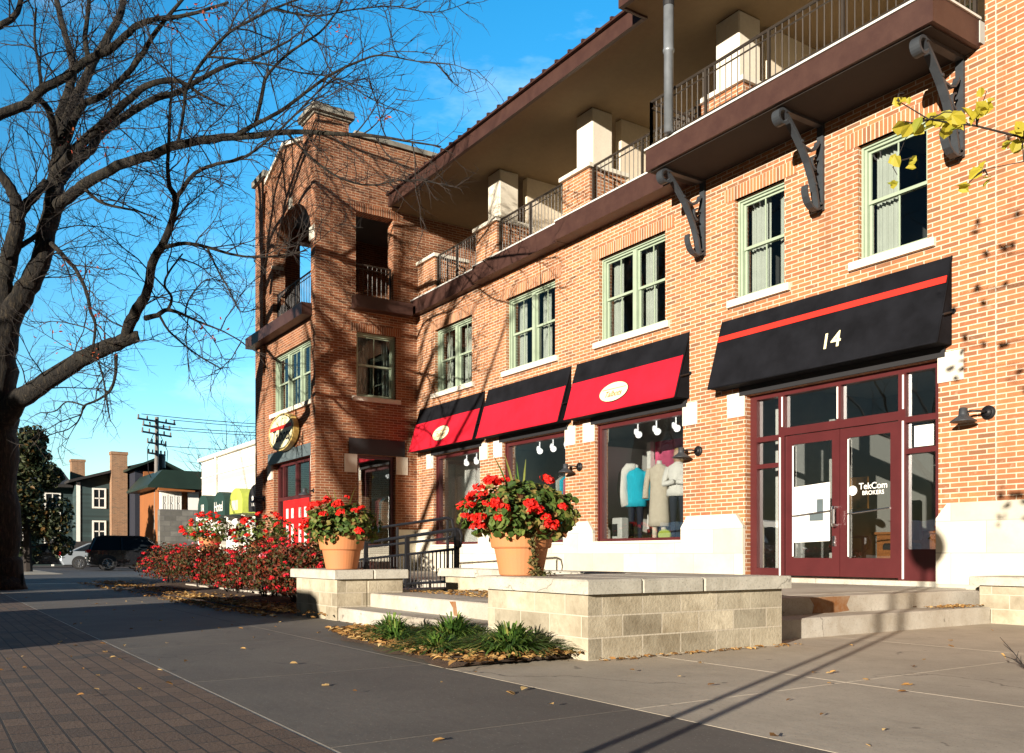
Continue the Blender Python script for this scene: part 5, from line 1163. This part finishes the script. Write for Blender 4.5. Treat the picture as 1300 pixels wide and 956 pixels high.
# ------------------------------------------------------------------ cars
def car(kind, paint):
    suv = kind == 'suv'; L_, W, Hc = (4.7, 1.9, 1.74) if suv else (4.8, 1.82, 1.46)
    root = thing('parked_car', None, None, (0, 0, 0))
    if suv: low = [(-2.35, .45), (-2.32, .95), (-2.25, 1.05), (1.05, 1.04), (2.1, .98), (2.32, .8), (2.35, .4), (2.2, .25), (-2.2, .28)]; cab = [(-2.22, 1.05), (-1.98, 1.64), (-1.7, 1.74), (.1, 1.73), (.4, 1.66), (1.15, 1.04)]
    else: low = [(-2.4, .5), (-2.38, .93), (-2.25, 1.02), (-1.4, 1.0), (1.0, .98), (2.1, .86), (2.38, .68), (2.4, .4), (2.25, .2), (-2.25, .24)]; cab = [(-1.75, 1.01), (-.95, 1.40), (-.5, 1.46), (.2, 1.45), (.5, 1.38), (1.3, .97)]
    def sect(poly, ws):
        n = len(poly); cx = sum(p[0] for p in poly) / n; cz = sum(p[1] for p in poly) / n; vs = []
        for y_, k_ in ws: vs += [(cx + (p[0] - cx) * k_, y_, cz + (p[1] - cz) * (1 - (1 - k_) * 1.3)) for p in poly]
        q = MB(); m_ = len(ws); q.add(vs, [tuple(range(n)), tuple((m_ - 1) * n + i for i in range(n))] + [(j * n + i, j * n + (i + 1) % n, (j + 1) * n + (i + 1) % n, (j + 1) * n + i) for j in range(m_ - 1) for i in range(n)]); return q
    h = W / 2
    body = sect(low, [(-h, .955), (-h + .05, .985), (-h + .25, 1), (h - .25, 1), (h - .05, .985), (h, .955)]).build('body', M[paint], root)
    def shrink(y_): return y_
    q = MB(); n = len(cab); vs = []
    for sgn in (-1, 1):
        for x_, z_ in cab: vs.append((x_, sgn * (h - .06 - .26 * (z_ - cab[0][1]) / .7), z_))
    q.add(vs, [tuple(range(n)), tuple(range(n, 2 * n))] + [(i, i + 1, n + i + 1, n + i) for i in range(n - 1)]); q.build('cabin', M['carglass'], root)
    q = MB(); rf_ = [p for p in cab if p[1] > cab[0][1] + .33]
    q.prism([(p[0], p[1] + .006) for p in rf_] + [(p[0], p[1] - .03) for p in reversed(rf_)], -(h - .30), h - .30)
    for sgn in (-1, 1):
        for i in (0, len(cab) - 2):
            (xa, za), (xb, zb) = (cab[i], cab[i + 1]) ; ya = sgn * (h - .055 - .26 * (za - cab[0][1]) / .7); yb = sgn * (h - .055 - .26 * (zb - cab[0][1]) / .7); q.tube([(xa, ya, za), (xb, yb, zb)], .045, 6)
        xm = (cab[1][0] + cab[-2][0]) / 2; zt = cab[2][1]; q.tube([(xm, sgn * (h - .055), cab[0][1]), (xm, sgn * (h - .31), zt - .03)], .035, 6)
        for i in range(1, len(cab) - 2): q.tube([(cab[i][0], sgn * (h - .055 - .26 * (cab[i][1] - cab[0][1]) / .7), cab[i][1]), (cab[i + 1][0], sgn * (h - .055 - .26 * (cab[i + 1][1] - cab[0][1]) / .7), cab[i + 1][1])], .04, 6)
    q.build('roof', M[paint], root)
    wr = .36 if suv else .33
    for x_ in (-1.42, 1.42):
        for sgn in (-1, 1):
            q = MB(); y0 = sgn * (h - .10)
            q.tube([(x_, y0 - .12, wr), (x_, y0 - .10, wr), (x_, y0 + .08, wr), (x_, y0 + .11, wr)], [wr * .92, wr, wr, wr * .92], 22); wo = q.build('wheel', M['tyre'], root)
            q = MB(); yo = y0 + sgn * .113
            q.disc((x_, yo, wr), wr * .16, (0, 1, 0), .03, 12)
            for i in range(10): a = i * .628; q.tube([(x_, yo, wr), (x_ + wr * .66 * math.cos(a), yo, wr + wr * .66 * math.sin(a))], .018, 4)
            q.tube([(x_ + wr * .68 * math.cos(k_ * .2618), yo, wr + wr * .68 * math.sin(k_ * .2618)) for k_ in range(25)], .02, 5); q.build('rim', M['rim'], wo)
            q = MB(); q.disc((x_, sgn * (h - .0), wr + .03), wr * 1.16, (0, 1, 0), .012, 22); q.build('wheel_arch', M['black'], root)
    for sgn in (-1, 1):
        q = MB(); zz = .98 if suv else .86; q.bbox(-2.40, -2.16, sgn * (h - .03) - (.30 if sgn > 0 else .0), sgn * (h - .03) + (.0 if sgn > 0 else .30), zz - .08, zz + .09, .02); q.build('tail_light', M['taillight'], root)
        q = MB(); q.bbox(2.16, 2.34, sgn * (h - .06) - (.28 if sgn > 0 else 0), sgn * (h - .06) + (0 if sgn > 0 else .28), .68, .82, .02); q.build('headlight', M['headlight'], root)
        q = MB(); q.bbox(.62, .78, sgn * (h + .06) - .09, sgn * (h + .06) + .09, 1.0, 1.12, .02); q.build('mirror', M[paint], root)
    q = MB(); q.box(-2.42, -2.38, -.26, .26, .62, .76); q.build('number_plate', M['white'], root)
    q = MB(); q.box(-2.2, 2.2, -h + .1, h - .1, .2, .3); q.build('underbody', M['black'], root)
    return root
SUV = car('suv', 'carblk'); SED = car('sedan', 'silver'); BLK = dup(SED)
for ch in BLK.children:
    if ch.name.split('.')[0] in ('body', 'roof', 'mirror'): ch.data = ch.data.copy(); ch.data.materials[0] = M['carblk']
def park(o, x, y, rz, label, z=-.03, g='cars in the parking lot'):
    o.location = (x, y, z); o.rotation_euler = (0, 0, rz); tag(o, label, 'car', g)
park(SUV, -49.0, 9.3, R(84), 'black SUV parked in the lot with its red tail light showing, beside the rose bushes')
park(SED, -54.1, 8.7, R(84), 'silver sedan parked beyond the black SUV, its rear wheel in view')
park(BLK, -62.3, 6.9, R(84), 'dark sedan parked at far left behind the silver one')
def van(label, x, y, L_, W, Hh, z=-.15):
    root = thing('parked_van', label, 'van', (0, 0, 0), 'vans parked along the street'); h = W / 2; q = MB(); a = L_ / 2
    q.prism([(-a, .35), (-a, Hh - .12), (-a + .12, Hh), (a - 1.5, Hh), (a - 1.3, Hh - .06), (a - .75, Hh * .55), (a - .1, Hh * .47), (a, Hh * .4), (a, .35)], -h, h); q.build('body', M['white'], root)
    q = MB(); q.prism([(a - 1.33, Hh - .14), (a - 1.27, Hh - .14), (a - .72, Hh * .575), (a - .80, Hh * .575)], -h + .1, h - .1); q.build('windscreen', M['carglass'], root)
    for sg in (-1, 1):
        q = MB(); q.prism([(a - 2.2, Hh * .57), (a - 2.2, Hh - .2), (a - 1.45, Hh - .2), (a - 1.0, Hh * .57)], sg * h, sg * (h + .006)); q.build('side_window', M['carglass'], root)
        for x_ in (-a + .9, a - .9):
            q = MB(); q.tube([(x_, sg * (h - .22), .35), (x_, sg * (h + .004), .35)], .35, 20); wo = q.build('wheel', M['tyre'], root); q = MB(); q.disc((x_, sg * (h + .006), .35), .2, (0, 1, 0), .02, 16); q.build('rim', M['rim'], wo)
        q = MB(); q.bbox(-a - .02, -a + .03, sg * (h - .12) - .06, sg * (h - .12) + .06, .8, 1.15, .01); q.build('tail_light', M['taillight'], root)
        q = MB(); q.bbox(a - .06, a + .02, sg * (h - .25) - .12, sg * (h - .25) + .12, .7, .9, .01); q.build('headlight', M['headlight'], root)
    root.location = (x, y, z); return root
van('white panel van parked across the street, nearest the viewer, out of the picture', -7.6, -6.3, 5.4, 1.9, 2.35)
van('smaller white van across the street behind the panel van, out of the picture', -15.2, -5.0, 3.9, 1.7, 2.0)
van('long white van further down the street, out of the picture', -25.6, -5.4, 7.5, 1.9, 2.3)
# ------------------------------------------------------------------ neighbours
Wb = thing('white_shop', 'white clapboard shop with four small awnings and globe lamps, beyond the brick tower', 'building', (-34, 12, 0))
q = MB(); grid_wall(q, -39.0, -25.7, -.1, 4.72, 10, 10.25, [(x, x + 1.4, .6, 2.1) for x in (-38.1, -36.1, -33.85, -31.7, -29.6)]); q.box(-39.0, -38.75, 10.251, 20, -.1, 4.72); q.box(-38.75, -25.7, 19.8, 20, -.1, 4.6); q.build('wall', M['clap'], Wb)
q = MB(); q.bbox(-39.15, -25.7, 9.85, 20.1, 4.721, 4.86, .02); q.build('parapet_cap', M['white'], Wb)
q = MB(); q.box(-38.7, -25.7, 10.6, 10.7, -.1, 4.6); q.build('room_wall', M['roomd'], Wb)
q = MB(); q.tube([(-36.6, 9.93, 2.9), (-36.6, 9.93, 4.7)], .05, 8); q.box(-39.0, -25.7, 9.96, 9.999, 4.02, 4.07); q.build('downpipe', M['white'], Wb)
for x in (-38.4, -36.5, -34.2, -32.05, -29.95, -27.7):
    q = MB(); q.bbox(x - .16, x + .16, 9.72, 9.999, -.1, 2.35, .02); q.bbox(x - .22, x + .22, 9.66, 9.999, 2.2, 2.36, .02); q.build('post', M['white'], Wb)
    q = MB(); q.tube([(x, 9.72, 1.75), (x, 9.5, 1.7), (x, 9.42, 1.78)], .02, 6); lo = q.build('globe_lamp', M['iron'], Wb); q = MB(); q.ball((x, 9.42, 1.93), .15, 14); q.build('globe', M['opal'], lo, smooth=True)
for x, mt, words in ((-35.35, 'dkgreen', '18'), (-33.1, 'dkgreen', 'Hotel'), (-31.0, 'lime', None), (-28.85, 'black', '& 8')):
    q = MB(); k = 10; hw = .74; prof = [(x + hw, 2.2), (x + hw, 2.62)] + [(x + hw * math.cos(math.pi * i / k), 2.62 + .46 * math.sin(math.pi * i / k)) for i in range(1, k)] + [(x - hw, 2.62), (x - hw, 2.2)]
    q.prism(prof, 9.1, 9.999, 'y'); ao = q.build('awning', M[mt], Wb)
    if words: q = MB(); put_text(q, words, .50, (x - .05, 9.09, 2.52), (1, 0, 0), (0, 0, 1)); q.build('awning_lettering', M['white'], ao)
    else: q = MB(); q.box(x - .45, x + .25, 9.085, 9.098, 2.32, 2.66); q.build('awning_patch', M['cream'], ao)

def gable_roof(q, x0, x1, y0, y1, ze, zr, ov=.4, along='y'):
    if along == 'y':
        xm = (x0 + x1) / 2; q.prism([(x0 - ov, ze - .12), (xm, zr), (x1 + ov, ze - .12), (x1 + ov, ze + .04), (xm, zr + .18), (x0 - ov, ze + .04)], y0 - ov, y1 + ov, 'y')
    else:
        ym = (y0 + y1) / 2; q.prism([(y0 - ov, ze - .12), (ym, zr), (y1 + ov, ze - .12), (y1 + ov, ze + .04), (ym, zr + .18), (y0 - ov, ze + .04)], x0 - ov, x1 + ov, 'x')
def hwin(parent, x, y0, y1, z0, z1, fm='white'):
    q = MB(); t_ = .12; q.box(x, x + .08, y0, y0 + t_, z0, z1); q.box(x, x + .08, y1 - t_, y1, z0, z1); q.box(x, x + .08, y0 + t_, y1 - t_, z1 - t_, z1); q.box(x, x + .08, y0 + t_, y1 - t_, z0, z0 + t_); q.box(x + .01, x + .06, y0 + t_, y1 - t_, (z0 + z1) / 2 - .04, (z0 + z1) / 2 + .04)
    q.box(x + .01, x + .06, (y0 + y1) / 2 - .03, (y0 + y1) / 2 + .03, z0 + t_, z1 - t_)
    f_ = q.build('window', M[fm], parent); q = MB(); q.box(x + .015, x + .03, y0 + t_, y1 - t_, z0 + t_, z1 - t_); q.build('pane', M['carglass'], f_)
Hs = thing('teal_house', 'dark teal gabled house with two brick chimneys and white windows', 'house', (-80, 14, 0))
q = MB(); q.box(-86, -72, 9.5, 12.99, -.1, 6.1); q.prism([(9.5, 6.1), (12.99, 6.1), (12.99, 7.2)], -86, -72.001, 'x'); q.build('wall', M['teal'], Hs)
q = MB(); q.box(-92, -74, -6, 9.49, -.1, 5.9); q.build('rear_wing', M['teal'], Hs)
q = MB(); q.prism([(8.9, 6.0), (14.4, 7.65), (15.9, 7.1), (15.9, 7.28), (14.4, 7.85), (8.9, 6.18)], -86.6, -71.3, 'x'); q.build('roof', M['roof'], Hs)
q = MB(); q.prism([(-73, 5.75), (-73, 5.95), (-80, 7.75), (-93, 5.95), (-93, 5.75)], -7, 9.4, 'y'); q.build('roof', M['roof'], Hs)
q = MB(); q.box(-72.0, -71.2, 11.75, 12.85, -.1, 8.2); q.box(-72.05, -71.15, 11.7, 12.9, 8.2, 8.42); q.build('chimney', M['brick_h'], Hs)
q = MB(); q.box(-81.0, -80.0, 10.2, 11.2, 5.8, 8.35); q.box(-81.05, -79.95, 10.15, 11.25, 8.35, 8.55); q.build('chimney', M['brick_h'], Hs)
for z0_, z1_ in ((4.2, 5.7), (1.7, 3.3)): hwin(Hs, -72 + .001, 10.55, 11.5, z0_, z1_)
q = MB(); q.box(-72, -71.93, 9.5, 9.75, -.1, 6.1); q.build('corner_board', M['white'], Hs)
for y in (2.5, 5.2, 7.6): hwin(Hs, -74 + .001, y, y + 1.1, 3.6, 5.4); hwin(Hs, -74 + .001, y, y + 1.1, 1.2, 2.9)
q = MB(); q.prism([(-72, 1.5), (-72, 1.75), (-69.5, 1.25), (-69.5, 1.1)], 7.5, 15, 'y'); q.build('porch_roof', M['roof'], Hs)
for y in (7.7, 9.6, 11.5, 13.2, 14.8): q = MB(); q.box(-69.8, -69.65, y - .08, y + .08, -.1, 1.12); q.build('porch_post', M['white'], Hs)
An = thing('navy_house', 'dark navy gabled house with an orange strip, behind the utility pole', 'house', (-74, 14.5, 0))
q = MB(); q.box(-80, -69.2, 13.0, 15.9, -.1, 6.9); q.build('wall', M['navyw'], An)
q = MB(); gable_roof(q, -80, -69.2, 13.0, 15.9, 7.0, 7.75, .45, 'x'); q.build('roof', M['groof'], An)
q = MB(); q.box(-69.199, -69.0, 13.55, 14.35, -.1, 6.85); q.build('brick_strip', M['orange'], An)
hwin(An, -68.99, 13.7, 14.2, 4.4, 5.9); hwin(An, -68.99, 13.7, 14.2, 1.4, 3.4)
Or = thing('orange_building', 'orange stucco building with dark green metal roof and white bay window', 'building', (-66, 15, 0))
q = MB(); q.box(-68, -62, 13.1, 16.6, -.1, 5.3); q.build('wall', M['orange'], Or)
q = MB(); q.prism([(12.3, 5.15), (17.2, 5.15), (17.2, 5.3), (16, 6.35), (13.2, 6.35), (12.3, 5.3)], -68.5, -61.3, 'x'); q.build('roof', M['groof'], Or)
q = MB(); q.box(-62, -61.7, 13.15, 14.5, 3.3, 4.95); q.build('bay_window', M['white'], Or)
for y in (13.2, 13.64, 14.08): hwin(Or, -61.69, y, y + .4, 3.6, 4.75)
q = MB(); q.prism([(12.9, 4.95), (15.2, 4.95), (15.2, 5.03), (12.9, 5.14)], -61.999, -61.0, 'x'); q.build('porch_roof', M['wood'], Or)
q = MB(); q.box(-62, -61.8, 14.95, 15.65, 3.0, 5.0); q.build('white_panel', M['white'], Or)
q = MB(); q.box(-63.5, -61.2, 15.75, 16.6, 5.0, 6.2); q.build('brick_stack', M['brick_t'], Or)
q = MB(); q.bbox(-58.5, -58, 12.3, 15.2, -.1, 3.6, .04); tag(q.build('stone_wall', M['greystone']), 'grey stone wall in front of the orange building', 'wall')

# utility pole, wires
up_ = thing('utility_pole', 'weathered utility pole with crossarms and a transformer can', 'utility pole', (-62, 14, 0)); pb = at(199, 704, 60); pb.z = -.15
q = MB(); q.tube([pb, pb + Vector((0, 0, 10.2))], [.2, .13], 12); q.build('pole', M['polewood'], up_)
ax = Vector((-.6, .8, 0))
for dz, L_ in ((9.9, 1.6), (9.5, 1.3), (9.05, 1.4), (8.4, .9), (7.7, .8)):
    q = MB(); c = pb + Vector((0, 0, dz)); d = Vector((-.5, .86, 0)) if dz > 9.5 else ax; q.tube([c - d * L_, c + d * L_], .07, 6)
    for s in (-.95, -.5, .5, .95): q.tube([c + d * L_ * s, c + d * L_ * s + Vector((0, 0, .28))], .06, 6)
    q.build('crossarm', M['polewood'], up_)
q = MB(); q.lathe([(.2, 0), (.26, .03), (.26, .85), (.2, .9)], tuple(pb + ax * .45 + Vector((0, 0, 6.8))), 14); q.build('transformer', M['grayiron'], up_)
q = MB()
for s, dz in ((-.3, 9.0), (.35, 9.0), (.3, 7.9)): q.tube([pb + ax * s + Vector((0, 0, dz)), pb + ax * s * 3 + Vector((0, 0, dz - 1)), pb + ax * s * 2.6 + Vector((0, 0, dz - 2.6)), pb + Vector((0, 0, dz - 3.6))], .03, 4)
q.build('cable_loop', M['iron'], up_)
for k_, (dz, o, lab) in enumerate(((10.1, -1.4, 'upper left'), (10.1, 1.3, 'upper right'), (9.4, -1.2, 'middle left'), (9.4, 1.2, 'middle right'), (8.2, .6, 'lowest'))):
    a0 = pb + Vector((0, 0, dz + .1)) + ax * o; b0 = Vector((-8, 46, 9.2 + .25 * k_)); q = MB()
    q.tube([a0.lerp(b0, s / 16) - Vector((0, 0, 2.2 * 4 * (s / 16) * (1 - s / 16))) for s in range(17)], .022, 4); tag(q.build('power_line', M['iron']), f'thin dark power line leaving the {lab} insulator of the pole', 'power line', 'power lines from the utility pole')
# far tree masses on the skyline
random.seed(55)
q = MB()
for i in range(110):
    x = random.uniform(-170, -110); y = random.uniform(-30, 130); h = random.uniform(3, 6)
    for _ in range(60): d = rnd(); leaf(q, Vector((x + d.x * 4, y + d.y * 4, h * .5 + d.z * h * .5)), d + rnd(), random.uniform(.5, 1.1), .7)
tag(q.build('far_wood', M['autleaf']), 'dark distant trees along the skyline beyond the houses', 'trees', kind='stuff')

# ------------------------------------------------------------------ light, sky, camera
EL, az = R(10.3), Vector((.415, -.91))
sd = Vector((az.x * math.cos(EL), az.y * math.cos(EL), math.sin(EL)))
su = bpy.data.lights.new('sun', 'SUN'); su.energy = 4.8; su.angle = R(.5); su.color = (1, .895, .76)
so = bpy.data.objects.new('sun', su); COL.objects.link(so); so.rotation_euler = (-sd).to_track_quat('-Z', 'Y').to_euler(); so.location = (20, -40, 30)
wd_ = bpy.data.worlds.new('World'); sc.world = wd_; wd_.use_nodes = True; nt = wd_.node_tree
bg = nt.nodes['Background']; sk = N(nt, 'ShaderNodeTexSky', sky_type='NISHITA'); sk.sun_disc = False; sk.sun_elevation = EL; sk.sun_rotation = math.atan2(az.x, az.y)
sk.air_density = 1.0; sk.dust_density = 1.0; sk.ozone_density = 2.5
hs = N(nt, 'ShaderNodeHueSaturation'); hs.inputs['Saturation'].default_value = 1.36; hs.inputs['Hue'].default_value = .492; hs.inputs['Value'].default_value = 1.0
nt.links.new(sk.outputs[0], hs.inputs['Color'])
# thin cirrus veil
tc = N(nt, 'ShaderNodeTexCoord'); f = noise(nt, 2.2, 7, .62, vec=tc.outputs['Generated'], stretch=(1, 1, 3.2)); c = ramp(nt, f, [(.54, 0.), (.85, .25)])
cm = mixc(nt, c, hs.outputs[0], (7.5, 8.2, 8.6))
# sky on the sun's side is dimmed to cut fill and deepen shadows
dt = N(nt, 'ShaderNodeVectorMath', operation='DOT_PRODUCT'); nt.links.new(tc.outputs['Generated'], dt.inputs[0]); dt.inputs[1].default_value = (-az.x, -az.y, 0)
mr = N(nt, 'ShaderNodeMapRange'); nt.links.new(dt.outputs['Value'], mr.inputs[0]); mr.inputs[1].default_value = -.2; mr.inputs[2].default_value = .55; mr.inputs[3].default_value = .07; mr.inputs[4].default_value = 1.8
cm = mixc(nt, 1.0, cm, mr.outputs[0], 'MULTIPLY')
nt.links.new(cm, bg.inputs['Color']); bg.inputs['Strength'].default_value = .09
cam = bpy.data.cameras.new('camera'); co = bpy.data.objects.new('camera', cam); COL.objects.link(co); sc.camera = co
co.location = (0, 0, H); co.rotation_euler = (R(90), 0, math.atan2(-FX, FY)); cam.sensor_width = 36; cam.lens = F / 1300 * 36; cam.shift_y = (YH - 478) / 1300; cam.clip_end = 3000; cam.clip_start = .05
vs_ = sc.view_settings; vs_.view_transform = 'Standard'; vs_.look = 'None'; vs_.exposure = 1.18; vs_.gamma = 1; vs_.use_curve_mapping = False
sc.cycles.max_bounces = 6; sc.cycles.transparent_max_bounces = 12; sc.cycles.caustics_reflective = False; sc.cycles.caustics_refractive = False
sc.cycles.use_denoising = True
